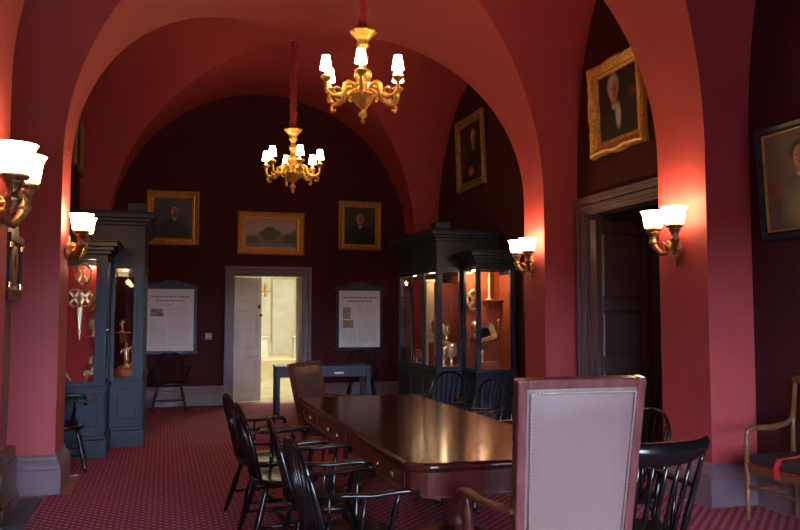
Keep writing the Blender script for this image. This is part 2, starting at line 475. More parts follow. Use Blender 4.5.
# side door: casing with a head ledge, deep reveal, one plum leaf standing open, a dark panelled door behind
T = Matrix.Translation((WR, 0, 0)) @ Matrix.Rotation(-PI / 2, 4, 'Z')      # local x -> -y, local -y -> -x
bm = B(); casing(bm, DY1 - DY0, DZ, .14)
for v in bm.verts: v.co = T @ (v.co + Vector((-DY1, 0, 0)))
struct('trim_2', bm, M['trim'], bevel=.005)
bm = B(); box(bm, WR - .085, WR, DY0 - .16, DY1 + .17, DZ + .13, DZ + .16)
box(bm, WR - .07, WR, DY0 - .15, DY1 + .16, DZ + .10, DZ + .13); struct('trim_3', bm, M['trim'])
bm = B()
box(bm, WR, WR + .2, DY1 - .03, DY1, 0, DZ - .03); box(bm, WR, WR + .2, DY0, DY0 + .03, 0, DZ - .03); box(bm, WR, WR + .2, DY0, DY1, DZ - .03, DZ)
struct('trim_4', bm, M['trim'])
bm = B()   # the lobby the side door opens to
box(bm, WR + .2, 6.0, 9.0, 9.1, 0, 2.9); box(bm, WR + .2, 6.0, 5.3, 5.4, 0, 2.9); box(bm, 6.0, 6.1, 5.3, 9.1, 0, 2.9)
box(bm, WR + .2, 6.1, 5.3, 9.1, 2.9, 3.0); box(bm, WR + .2, 6.1, 5.3, 9.1, -.1, 0)
struct('wall_lobby', bm, M['door'])
leaf('door_3', .86, 2.58, (.95, 1.62), M['trim'], None, (WR + .04, DY1 - .09, .01), (0, 0, math.radians(16.4)), th=.09)
leaf('door_4', 1.0, 2.58, (.95, 1.62), M['door'], None, (5.56, 8.42, .01), (0, 0, -PI / 2))
leaf('door_5', 1.0, 2.58, (.95, 1.62), M['door'], None, (5.56, 7.41, .01), (0, 0, -PI / 2))

# ------------------------------------------------------------------ bright room beyond the back door
bm = B()
box(bm, 0.0, .1, YB + .3, 22, 0, 3.2); box(bm, 5.9, 6.0, YB + .3, 22, 0, 3.2); box(bm, 0, 6.0, 22, 22.1, 0, 3.2)
box(bm, 0.1, BX0 - .16, YB + .3, YB + .34, 0, 3.2); box(bm, BX1 + .02, 5.9, YB + .3, YB + .34, 0, 3.2); box(bm, BX0 - .16, BX1 + .02, YB + .3, YB + .34, 2.3, 3.2)
struct('wall_far_room', bm, M['cream'])
bm = B(); box(bm, 0, 6, YB + .3, 22.1, 3.2, 3.3); struct('ceiling_far_room', bm, M['cream'])
bm = B(); box(bm, 0, 6, YB + .3, 22.1, -.1, 0.0); struct('floor_far_room', bm, M['tile'])
bm = B(); box(bm, 1.6, 5.0, 19.2, 22, .0, .45); struct('trim_5', bm, M['cream'])      # dais at the end
bm = B()
for x in (2.5, 3.5):
    box(bm, x, x + .25, 21.85, 22, .45, 3.0); box(bm, x - .05, x + .30, 21.82, 22, .45, .8); box(bm, x - .05, x + .30, 21.82, 22, 2.85, 3.0)
struct('trim_6', bm, M['white'], bevel=.01)
bm = B(); box(bm, 2.82, 3.4, 21.9, 22, .45, 2.5)
struct('door_6', bm, M['white'], bevel=.01)
t = thing('wall_sconce', 'small gilt candle sconce in the bright cream room beyond the white door', 'wall lamp', (2.62, 21.8, 2.25))
bm = B(); lathe(bm, [(0, -.25), (.04, -.2), (.02, -.1), (.05, 0), (.03, .1), (0, .14)], 12, flatx=1); obj('back_plate', bm, M['gold'], t)
for s in (-1, 1):
    bm = B(); tube(bm, [(0, 0, -.05), (s * .08, -.05, -.1), (s * .16, -.08, -.04), (s * .17, -.08, .05)], .012, 6); obj('arm', bm, M['gold'], t)
    bm = B(); lathe(bm, [(.012, .05), (.012, .16), (.02, .17), (0, .21)], 8, c=(s * .17, -.08, 0)); obj('candle', bm, M['candle'], t)
for i, x in enumerate((2.25, 3.35)):
    t = thing('display_stand', ('white rounded display block, %s of the two, in the bright room beyond the doorway' % ('left one', 'right one')[i]), 'stand', (x, 20.2, .45))
    bm = B(); box(bm, -.22, .22, -.2, .2, 0, .5); obj('block', bm, M['white'], t, bevel=.03)
    bm = B(); box(bm, -.25, .25, -.23, .23, .5, .54); obj('top', bm, M['white'], t, bevel=.01)
for i, (x, y) in enumerate(((2.6, 16.2), (3.2, 19.0))):  # two unseen glowing discs added to brighten the far room
    t = thing('added_room_light', 'round unseen light added to brighten the far room, %s' % ('nearer the doorway', 'farther from the doorway')[i], 'added light', (x, y, 3.2))
    bm = B(); lathe(bm, [(0, 0), (.26, 0), (.27, -.04), (.24, -.04)], 24); obj('rim', bm, M['brass'], t)
    bm = B(); lathe(bm, [(.24, -.03), (.2, -.09), (.1, -.12), (0, -.13)], 24); obj('diffuser', bm, M['added_light'], t)

# ------------------------------------------------------------------ Windsor armchairs
LEGP = [(0, .012), (.1, .016), (.3, .02), (.34, .014), (.38, .021), (.6, .024), (.8, .014), (.84, .02), (1, .014)]
def windsor(label, group, crest=False, loc=(0, 0, 0), rotz=0.0):
    """faces local +y"""
    t = thing('windsor_armchair', label, 'chair', loc, rotz, group)
    # saddle seat
    bm = B(); pts = []
    for k in range(28):
        a = 2 * PI * k / 28
        x = .27 * math.copysign(abs(math.cos(a)) ** .75, math.cos(a)); y = .225 * math.copysign(abs(math.sin(a)) ** .75, math.sin(a))
        if y < 0: x *= 1 - .12 * (-y / .225)
        pts.append((x, y))
    rings = []
    for z, s in ((.41, .90), (.42, .96), (.435, 1.0), (.450, .985), (.452, .93), (.440, .6), (.436, .2)):
        rings.append([bm.verts.new((x * s, y * s, z + (.006 if abs(x) < .03 and y > 0 and s < .95 and s > .5 else 0))) for x, y in pts])
    for a, b in zip(rings, rings[1:]):
        for k in range(28):
            f = bm.faces.new((a[k], a[(k + 1) % 28], b[(k + 1) % 28], b[k])); f.smooth = True
    bm.faces.new(rings[0][::-1]); bm.faces.new(rings[-1])
    obj('seat', bm, M['black'], t)
    feet = {}
    for sx in (-1, 1):
        for sy in (-1, 1):
            top = Vector((sx * .17, sy * .14, .42)); bot = Vector((sx * .26, sy * .245 - .01, .012)); feet[sx, sy] = (top, bot)
            bm = B(); turned(bm, bot, top, LEGP, 8); obj('leg', bm, M['black'], t)
    mids = []
    for sx in (-1, 1):
        a = feet[sx, -1][1].lerp(feet[sx, -1][0], .38); b = feet[sx, 1][1].lerp(feet[sx, 1][0], .38); mids.append((a + b) / 2)
        bm = B(); turned(bm, a, b, [(0, .009), (.3, .011), (.5, .018), (.7, .011), (1, .009)], 8); obj('stretcher', bm, M['black'], t)
    bm = B(); turned(bm, mids[0], mids[1], [(0, .009), (.3, .012), (.5, .018), (.7, .012), (1, .009)], 8); obj('stretcher', bm, M['black'], t)
    H = .92; lean = .13
    def yz(z): return -.185 - lean * ((z - .44) / (H - .44)) ** 1.15 if z > .44 else -.185
    if not crest:
        hp = []
        for k in range(23):
            a = PI * k / 22; zz = .44 + (H - .44) * math.sin(a) ** .62; xx = -math.cos(a) * (.205 + .035 * math.sin(a))
            hp.append((xx * (1.08 if .2 < k / 22 < .8 else 1), yz(zz), zz))
        bm = B(); tube(bm, hp, .0135, 8); obj('back_hoop', bm, M['black'], t)
        for k in range(8):
            u = -1 + 2 * (k + .5) / 8; xb = u * .185; xt = u * .235
            a = math.acos(max(-1, min(1, -xt / .255))); zt = .44 + (H - .44) * math.sin(a) ** .62 - .004
            bm = B(); turned(bm, (xb, -.175 - .02 * (1 - u * u), .44), (xt, yz(zt), zt), [(0, .006), (.3, .0095), (.5, .008), (1, .005)], 6)
            obj('spindle', bm, M['black'], t)
    else:
        # thick comb back: curved crest rail with rolled ears
        bm = B(); n = 14; R_ = []
        for k in range(n + 1):
            u = -1 + 2 * k / n; x = u * .285; y = yz(H) + .055 * u * u + .0; zc = H - .05 + .035 * abs(u) ** 3
            hh = .055 * (1 - .45 * abs(u) ** 2.5); th = .012
            R_.append([bm.verts.new((x, y - th, zc - hh)), bm.verts.new((x, y + th, zc - hh)), bm.verts.new((x, y + th * .9, zc + hh * .8)),
                       bm.verts.new((x, y, zc + hh)), bm.verts.new((x, y - th * 1.4, zc + hh * .8))])
        for a, b in zip(R_, R_[1:]):
            for k in range(5):
                f = bm.faces.new((a[k], a[(k + 1) % 5], b[(k + 1) % 5], b[k])); f.smooth = True
        bm.faces.new(R_[0]); bm.faces.new(R_[-1][::-1])
        for s in (-1, 1): ell(bm, (s * .287, yz(H) + .055, H - .012), (.014, .018, .018), 8)
        obj('crest_rail', bm, M['black'], t)
        for s in (-1, 1):
            bm = B(); turned(bm, (s * .19, -.18, .44), (s * .262, yz(H) + .05, H - .06), [(0, .014), (.2, .016), (.25, .021), (.3, .016), (.7, .014), (.9, .012), (1, .010)], 8)
            obj('back_post', bm, M['black'], t)
        for k in range(6):
            u = -1 + 2 * (k + .5) / 6; xb = u * .165; xt = u * .22
            bm = B(); turned(bm, (xb, -.18, .44), (xt, yz(H) + .05 * u * u, H - .08), [(0, .008), (.25, .011), (.29, .017), (.33, .011), (.6, .013), (1, .007)], 8)
            obj('spindle', bm, M['black'], t)
    for sx in (-1, 1):
        zb = .69
        pth = [(sx * .235, yz(zb) + .005, zb), (sx * .27, -.12, zb + .002), (sx * .285, 0, zb - .004), (sx * .29, .1, zb + .004), (sx * .295, .17, zb + .008), (sx * .298, .215, zb - .004), (sx * .298, .225, zb - .03), (sx * .298, .205, zb - .04)]
        bm = B(); tube(bm, pth, [.012, .02, .023, .024, .028, .027, .022, .014], 8, flat=.6); obj('arm', bm, M['black'], t)
        bm = B(); turned(bm, (sx * .225, .1, .44), (sx * .288, .13, zb - .005), [(0, .010), (.2, .016), (.5, .011), (.55, .018), (.8, .012), (1, .010)], 8)
        obj('arm_support', bm, M['black'], t)
        bm = B(); turned(bm, (sx * .23, -.04, .44), (sx * .278, -.03, zb - .008), [(0, .007), (.4, .011), (1, .007)], 6)
        obj('arm_spindle', bm, M['black'], t)
    return t

hoop = windsor('black hoop-back armchair nearest the camera on the left side of the long table', 'black armchairs round the long table', False, (.89, 3.86, 0), math.radians(-84))
lab = {
 'L2': 'black hoop-back armchair left of the table, second from the camera',
 'L3': 'black hoop-back armchair left of the table, third from the camera',
 'L4': 'black hoop-back armchair left of the table, farthest from the camera',
 'R1': 'black hoop-back armchair right of the table, nearest the plum door',
 'R2': 'black hoop-back armchair right of the table, cut off by left edge of leather chair',
 'R3': 'black hoop-back armchair right of table, middle of three before the right display cabinets',
 'R4': 'black hoop-back armchair right of table, farthest one, before the right display cabinets',
}
RZ = math.radians
def ch(x, y, rz, label, group='black armchairs round the long table'):
    c = dup(hoop, (x, y, 0), RZ(rz), label); c['group'] = group; return c
ch(.90, 4.66, -92, lab['L2']); ch(.78, 5.42, -86, lab['L3']); ch(.76, 6.12, -82, lab['L4'])
ch(2.62, 4.36, 92, lab['R1']); ch(2.50, 6.02, 92, lab['R2']); ch(2.62, 6.80, 106, lab['R3']); ch(2.64, 7.66, 135, lab['R4'])
ch(-.95, 8.50, -84, 'black armchair before the left display cabinet, half hidden by the left pillar', 'black armchairs along the walls')
ch(.10, 13.25, 180, 'black armchair against the back wall under the left poster', 'black armchairs along the walls')
ch(3.22, 13.25, 172, 'black armchair against the back wall under the right poster', 'black armchairs along the walls')
comb = windsor('black comb-back armchair with curved crest rail, right of the tall leather chair', None, True, (2.19, 3.53, 0), RZ(0))

# ------------------------------------------------------------------ long table
t = thing('conference_table', 'long dark mahogany table with rounded corners and brass-knobbed apron in the middle of the hall', 'table', (1.745, 5.58, 0))
def rrect(w, l, r, n=6, bow=0.0):
    pts = []
    for cx, cy, a0 in ((w - r, l - r, 0), (-w + r, l - r, 90), (-w + r, -l + r, 180), (w - r, -l + r, 270)):
        for k in range(n + 1):
            a = math.radians(a0 + 90 * k / n); pts.append((cx + r * math.cos(a), cy + r * math.sin(a)))
    return pts
bm = B(); rings = []
for z, o in ((.712, .02), (.714, .006), (.722, .0), (.738, -.004), (.752, .0), (.759, .008), (.760, .02)):
    rings.append([bm.verts.new((x, y, z)) for x, y in rrect(.56 - o, 1.73 - o, .16 - o)])
for a, b in zip(rings, rings[1:]):
    n = len(a)
    for k in range(n):
        f = bm.faces.new((a[k], a[(k + 1) % n], b[(k + 1) % n], b[k])); f.smooth = True
bm.faces.new(rings[0][::-1]); bm.faces.new(rings[-1]); obj('table_top', bm, M['mahog'], t)
bm = B(); prism(bm, rrect(.52, 1.69, .14), 'z', .59, .712); prism(bm, rrect(.53, 1.70, .145), 'z', .58, .592)
obj('apron', bm, M['mahog2'], t)
for sx in (-1, 1):
    for y in (-1.21, .22, 1.3):
        bm = B(); box(bm, sx * .52 - .006, sx * .52 + .006, y - .3, y + .3, .61, .695)
        dr = obj('drawer', bm, M['mahog2'], t, bevel=.003)
        for k in (-.16, .16):
            bm = B(); lathe(bm, [(0, 0), (.010, 0), (.008, .012), (.017, .02), (.018, .028), (.01, .036), (0, .038)], 12)
            obj('knob', bm, M['brass'], dr, loc=(sx * .526, y + k, .652), rot=(0, sx * PI / 2, 0))
for y in (-.88, .88):
    bm = B(); lathe(bm, [(.05, .14), (.10, .15), (.11, .2), (.075, .23), (.065, .27), (.072, .32), (.082, .40), (.08, .48), (.066, .53), (.10, .555), (.11, .59)], 24, c=(0, y, 0))
    ped = obj('pedestal', bm, M['mahog2'], t)
    for sx, sy in ((-1, -1), (1, -1), (-1, 1), (1, 1)):
        bm = B(); tube(bm, [(0, y, .2), (sx * .14, y + sy * .12, .17), (sx * .28, y + sy * .24, .09), (sx * .36, y + sy * .31, .045), (sx * .40, y + sy * .345, .04)], [.05, .045, .035, .032, .026], 10)
        obj('foot', bm, M['mahog2'], ped)
# ------------------------------------------------------------------ high-backed leather armchairs
def leather_chair(label, leather, H, loc, rotz, w=.60, wood='rosewood', nails=True):
    """faces local +y; back at y = -.25"""
    t = thing('leather_armchair', label, 'chair', loc, rotz)
    lean = .12; z0 = .46
    def yb(z): return -.20 - lean * (z - z0) / (H - z0)
    fw = .04
    A = math.atan2(lean, H - z0)
    L = (H - z0) / math.cos(A)
    Tm = Matrix.Translation((0, -.20, z0)) @ Matrix.Rotation(A, 4, 'X')
    hw = w / 2
    def hwz(z): return hw - .03 * (1 - z / L)
    bm = B()
    for s in (-1, 1):
        poly = [(s * (hwz(-.3) - fw), -.36), (s * hwz(-.3), -.36), (s * hw, L), (s * (hw - fw), L)]
        prism(bm, poly, 'y', -.03, .03, Tm)
    box(bm, -hw + fw, hw - fw, -.03, .03, L - fw, L, Tm); box(bm, -hw + fw + .01, hw - fw - .01, -.028, .028, -.02, .05, Tm)
    obj('back_frame', bm, M[wood], t, bevel=.008)
    bm = B()
    xs = [-1 + 2 * i / 10 for i in range(11)]; zs_ = [i / 14 for i in range(15)]
    for side in (-1, 1):
        G = {}
        for i, u in enumerate(xs):
            for j, v in enumerate(zs_):
                hwv = hwz(v * L) - fw + .004
                puff = .022 * (1 - u ** 6) * (1 - (2 * v - 1) ** 6)
                G[i, j] = bm.verts.new(Tm @ Vector((u * hwv, side * (.022 + puff), .03 + v * (L - fw - .03))))
        for i in range(10):
            for j in range(14):
                f = bm.faces.new((G[i, j], G[i + 1, j], G[i + 1, j + 1], G[i, j + 1])); f.smooth = True
    obj('back_upholstery', bm, leather, t)
    if nails:
        for sd in (-1, 1):
            bm = B(); pth = []
            def seg(x0, z0_, x1, z1_):
                n = int(math.hypot(x1 - x0, z1_ - z0_) / .0075)
                return [(x0 + (x1 - x0) * k / n, z0_ + (z1_ - z0_) * k / n) for k in range(n)]
            zt = L - fw - .014
            q = seg(-(hwz(.05) - fw - .012), .05, -(hw - fw - .014), zt) + seg(-(hw - fw - .014), zt, hw - fw - .014, zt) + seg(hw - fw - .014, zt, hwz(.05) - fw - .012, .05)
            tube(bm, [Tm @ Vector((x, sd * .034, z)) for x, z in q], [.0068 if k % 2 else .0018 for k in range(len(q))], 6)
            o = obj('nailhead_trim', bm, M['nail'], t); o['label'] = 'row of pale metal nailheads'
    bm = B(); prism(bm, [(-hw + .03, -.21), (hw - .03, -.21), (hw, .30), (-hw, .30)], 'z', .36, .42); obj('seat_frame', bm, M[wood], t, bevel=.008)
    bm = B(); prism(bm, [(-hw + .05, -.17), (hw - .05, -.17), (hw - .02, .29), (-hw + .02, .29)], 'z', .42, .49); obj('seat_cushion', bm, leather, t, bevel=.025)
    for s in (-1, 1):
        bm = B(); tube(bm, [(s * (hw - .03), -.235, .71), (s * (hw - .02), -.1, .70), (s * (hw - .012), .1, .685), (s * (hw - .01), .25, .69), (s * (hw - .01), .33, .675), (s * (hw - .01), .345, .65)],
                       [.022, .024, .026, .03, .03, .02], 10, flat=.65); obj('arm', bm, M['mahog2'] if nails else M[wood], t)
        bm = B(); turned(bm, (s * (hw - .03), .25, .40), (s * (hw - .012), .26, .68), [(0, .02), (.2, .024), (.25, .016), (.35, .028), (.55, .018), (.7, .024), (.85, .014), (1, .018)], 12)
        obj('arm_support', bm, M['mahog2'], t)
        bm = B(); turned(bm, (s * (hw - .04), .26, .012), (s * (hw - .04), .26, .37), [(0, .018), (.1, .024), (.2, .016), (.5, .028), (.8, .02), (1, .028)], 12); obj('leg', bm, M[wood], t)
        bm = B(); turned(bm, (s * (hw - .06), -.24, .012), (s * (hw - .06), -.19, .37), [(0, .016), (.5, .022), (1, .024)], 10); obj('leg', bm, M[wood], t)
    return t
leather_chair('tall armchair with mauve-grey leather back edged in nailheads, at the near end of table', M['leather_mauve'], 1.25, (1.635, 3.26, 0), RZ(0), w=.58)
leather_chair('brown leather armchair turned sideways at the far end of the long table', M['leather_brown'], 1.04, (1.60, 7.78, 0), RZ(-128), w=.60, wood='mahog2', nails=False)

# ------------------------------------------------------------------ small writing table near the back door
t = thing('side_table', 'narrow dark blue-black table with straight legs in front of the far doorway', 'table', (2.29, 12.0, 0), RZ(-3))
bm = B(); box(bm, -.71, .71, -.27, .27, .735, .765); obj('table_top', bm, M['slate'], t, bevel=.006)
bm = B(); box(bm, -.67, .67, -.24, .24, .60, .735); obj('apron', bm, M['slate'], t, bevel=.004)
for sx in (-1, 1):
    for sy in (-1, 1):
        bm = B(); prism(bm, [(sx * .67 - .03, sy * .24 - .03), (sx * .67 + .03, sy * .24 - .03), (sx * .67 + .03, sy * .24 + .03), (sx * .67 - .03, sy * .24 + .03)], 'z', .012, .735)
        obj('leg', bm, M['slate'], t, bevel=.004)
bm = B(); box(bm, .16, .30, -.246, -.24, .64, .67); o = obj('name_card', bm, M['paper'], t); o['label'] = 'small white card on the apron'

# ------------------------------------------------------------------ pictures
def picture(label, w, h, loc, rotz, canvas, fw=.12, m='gilt', tilt=0.0, wav=0.0, cat='painting', liner=None, depth=.07):
    """outer size w x h; front faces local -y; local origin at the centre of the back"""
    t = thing('framed_painting', label, cat, loc, rotz)
    t.rotation_euler = (tilt, 0, rotz)
    iw, ih = w - 2 * fw, h - 2 * fw
    bm = B()
    prof = [(0, .0), (0, .018), (fw * .12, .022), (fw * .18, .034), (fw * .35, .03), (fw * .5, depth * .75), (fw * .75, depth), (fw * .9, depth * .85), (fw, depth * .5), (fw, 0)]
    rectring(bm, prof, iw, ih, wav=wav)
    obj('picture_frame', bm, M[m], t)
    if liner:
        bm = B(); rectring(bm, [(-.008, 0), (-.008, .026), (.001, .034), (.006, .028)], iw, ih); o = obj('inner_slip', bm, M[liner], t); o['label'] = 'thin bright gilt inner edge'
    bm = B(); box(bm, -iw / 2 - .001, iw / 2 + .001, -.012, -.002, -ih / 2 - .001, ih / 2 + .001); obj('canvas', bm, canvas, t)
    return t
SK = (.55, .29, .19); DK = (.008, .009, .012)
def sitter(name, bg, bg2, s, hx, hz, hair, coat=DK, extra=(), collar=(.5, .48, .45)):
    """s = size of the head"""
    sh = [(hx - .1 * s, hz - 4.0 * s, 2.6 * s, 2.7 * s, coat, .12), (hx, hz - 1.9 * s, 1.35 * s, .8 * s, coat, .3)]
    sh += [(hx + .05 * s, hz - 1.15 * s, .32 * s, .42 * s, collar, .25), (hx, hz - .75 * s, .42 * s, .5 * s, (.30, .13, .09), .2)]
    sh += [(hx, hz + .3 * s, .78 * s, .9 * s, hair, .2), (hx + .06 * s, hz - .05 * s, .62 * s, .85 * s, SK, .15),
           (hx + .28 * s, hz - .1 * s, .3 * s, .6 * s, (.22, .09, .06), .7), (hx - .16 * s, hz + .1 * s, .12 * s, .06 * s, (.05, .03, .02), .4), (hx + .26 * s, hz + .1 * s, .12 * s, .06 * s, (.05, .03, .02), .4),
           (hx + .06 * s, hz - .45 * s, .2 * s, .05 * s, (.2, .05, .04), .5)]
    return paint(name, bg, sh + list(extra), bg2)
c1 = sitter('bearded_sitter_canvas', (.035, .04, .045), (.055, .055, .06), .10, .02, .12, (.03, .02, .015),
            extra=[(.03, .055, .045, .03, (.06, .035, .025), .4)])
picture('gilt-framed portrait of a moustached man in a dark coat, left on the back wall', .86, .92, (.11, YB - .01, 3.14), 0, c1, fw=.115, liner='gold')
land = paint('landscape_canvas', (.30, .29, .36), [(.1, .1, .8, .12, (.42, .33, .36), .6), (0, -.34, .9, .24, (.10, .115, .14), .2), (-.02, .06, .10, .055, (.045, .05, .05), .25), (-.11, -.01, .10, .06, (.045, .05, .05), .3), (.09, 0, .10, .055, (.045, .05, .05), .3), (-.02, -.06, .14, .06, (.05, .05, .05), .3), (.3, -.1, .16, .07, (.08, .08, .1), .3),
       (-.32, -.1, .12, .07, (.06, .06, .09), .3), (.30, -.08, .10, .08, (.05, .05, .06), .3), (.42, -.04, .07, .12, (.05, .045, .055), .3), (0, -.2, .3, .03, (.16, .17, .23), .7), (-.15, -.26, .2, .02, (.12, .1, .14), .7)], (.26, .23, .28))
picture('gilt-framed landscape with a dark spreading tree over water, above the back doorway', 1.16, .75, (1.75, YB - .01, 2.925), 0, land, fw=.135, liner='gold')
c2 = sitter('long_haired_sitter_canvas', (.035, .035, .022), (.05, .045, .03), .11, .0, .13, (.06, .02, .012))
picture('gilt-framed portrait of a long-haired person in black, right on the back wall', .78, .88, (3.33, YB - .01, 3.11), 0, c2, fw=.10, liner='gold')
c3 = sitter('seated_sitter_canvas', (.02, .012, .008), (.03, .014, .01), .12, .10, .20, (.35, .32, .28), extra=[(-.02, -.30, .10, .06, SK, .4), (-.32, -.06, .1, .2, (.12, .02, .012), .6), (.28, -.35, .1, .08, (.12, .02, .012), .6)])
picture('dull gilt portrait of seated man, high on right wall above the display cabinets', 1.14, 1.15, (WR - .03, 11.62, 4.07), -PI / 2, c3, fw=.13, m='dullgilt', tilt=RZ(2))
c4 = sitter('white_haired_sitter_canvas', (.012, .01, .008), (.022, .014, .01), .14, -.08, .17, (.40, .37, .34), extra=[(.0, -.12, .05, .13, (.55, .52, .5), .3), (.28, .06, .08, .05, (.15, .05, .03), .5)])
picture('ornate gilt-framed portrait of man with white cravat, above the plum door', 1.0, .98, (WR - .04, 7.36, 3.75), -PI / 2, c4, fw=.14, tilt=RZ(2), wav=.022, depth=.09)
c5 = sitter('near_sitter_canvas', (.12, .09, .08), (.16, .12, .11), .10, .0, .17, (.02, .015, .012), coat=(.035, .035, .05), extra=[(-.26, -.06, .1, .05, (.2, .03, .03), .6), (.02, -.25, .12, .12, (.10, .06, .02), .8)])
for n in c5.node_tree.nodes:
    pass
picture('slate-framed portrait with thin gilt edge, above the cushioned settee', .84, .90, (WR - .03, 4.88, 2.54), -PI / 2, c5, fw=.07, m='slate', liner='gold', tilt=RZ(3), depth=.05)
c6 = sitter('left_wall_sitter_canvas', (.03, .03, .02), (.05, .04, .03), .12, 0, .15, (.1, .08, .06))
picture('gilt-framed portrait on the left wall, only a sliver seen past the left pillar', 1.1, 1.2, (WL + .03, 12.35, 4.2), PI / 2, c6, fw=.13, m='dullgilt')

# posters in pedimented slate frames
def poster(label, w, h, loc, photos, seed):
    t = thing('framed_poster', label, 'poster', loc, 0)
    rr = random.Random(seed)
    bm = B()
    f = .045
    box(bm, -w / 2, -w / 2 + f, -.04, 0, 0, h); box(bm, w / 2 - f, w / 2, -.04, 0, 0, h)
    box(bm, -w / 2 - .03, w / 2 + .03, -.05, 0, -.05, .0); box(bm, -w / 2 - .03, w / 2 + .03, -.05, 0, h, h + .05)
    prism(bm, [(-w / 2 - .01, h + .05), (w / 2 + .01, h + .05), (w / 2 - .02, h + .07), (.16, h + .11), (.09, h + .15), (-.09, h + .15), (-.16, h + .11), (-w / 2 + .02, h + .07)], 'y', -.03, 0)
    obj('poster_frame', bm, M['slate'], t, bevel=.003)
    bm = B(); box(bm, -w / 2 + f, w / 2 - f, -.015, -.005, 0, h); obj('sheet', bm, M['paper'], t)
    def row(bm, x0, x1, z, hh):
        x = x0
        while x < x1 - .01:
            l = min(x1 - x, rr.uniform(.02, .06) * (hh / .012) ** .5); box(bm, x, x + l, -.0165, -.015, z, z + hh); x += l + .012
    bm = B(); row(bm, -w * .36, w * .36, h * .86, .03); row(bm, -w * .27, w * .27, h * .80, .026); row(bm, -.03, .03, h * .745, .012); obj('printed_heading', bm, M['heading'], t)
    bm = B()
    px1 = -w * .02
    for k in range(18): row(bm, px1, w * .36, h * (.69 - .035 * k), .007)
    zlow = .30 if photos == 2 else .42
    for k in range(int(zlow * 24)): row(bm, -w * .36, px1 - .03, h * (zlow - .035 * k - .02), .007) if h * (zlow - .035 * k) > .08 else None
    obj('printed_text', bm, M['ink'], t)
    if photos == 2: rects = [(-w * .36, -w * .36 + .14, h * .50, h * .70, 'photo2'), (-w * .36, -w * .36 + .19, h * .34, h * .48, 'photo2')]
    else: rects = [(-w * .36, -w * .36 + .2, h * .56, h * .68, 'photo1')]
    for a, b, c, d, m in rects:
        bm = B(); box(bm, a, b, -.0168, -.015, c, d); obj('printed_picture', bm, M[m], t)
    return t
poster('white poster with one dark picture in pedimented frame, left of the back door', .86, 1.03, (.09, YB - .01, .92), 1, 3)
poster('white poster with two sepia pictures in pedimented frame, right of the back door', .84, 1.0, (3.33, YB - .01, .95), 2, 5)
t = thing('switch_plate', 'small grey switch plate on the back wall between left poster and door', 'switch', (.72, YB - .005, 1.16))
bm = B(); box(bm, -.055, .055, -.012, .0, -.055, .055); obj('plate', bm, M['plate'], t, bevel=.003)
for s in (-1, 1):
    bm = B(); box(bm, s * .022 - .007, s * .022 + .007, -.024, -.012, -.012, .012); obj('toggle', bm, M['white'], t)

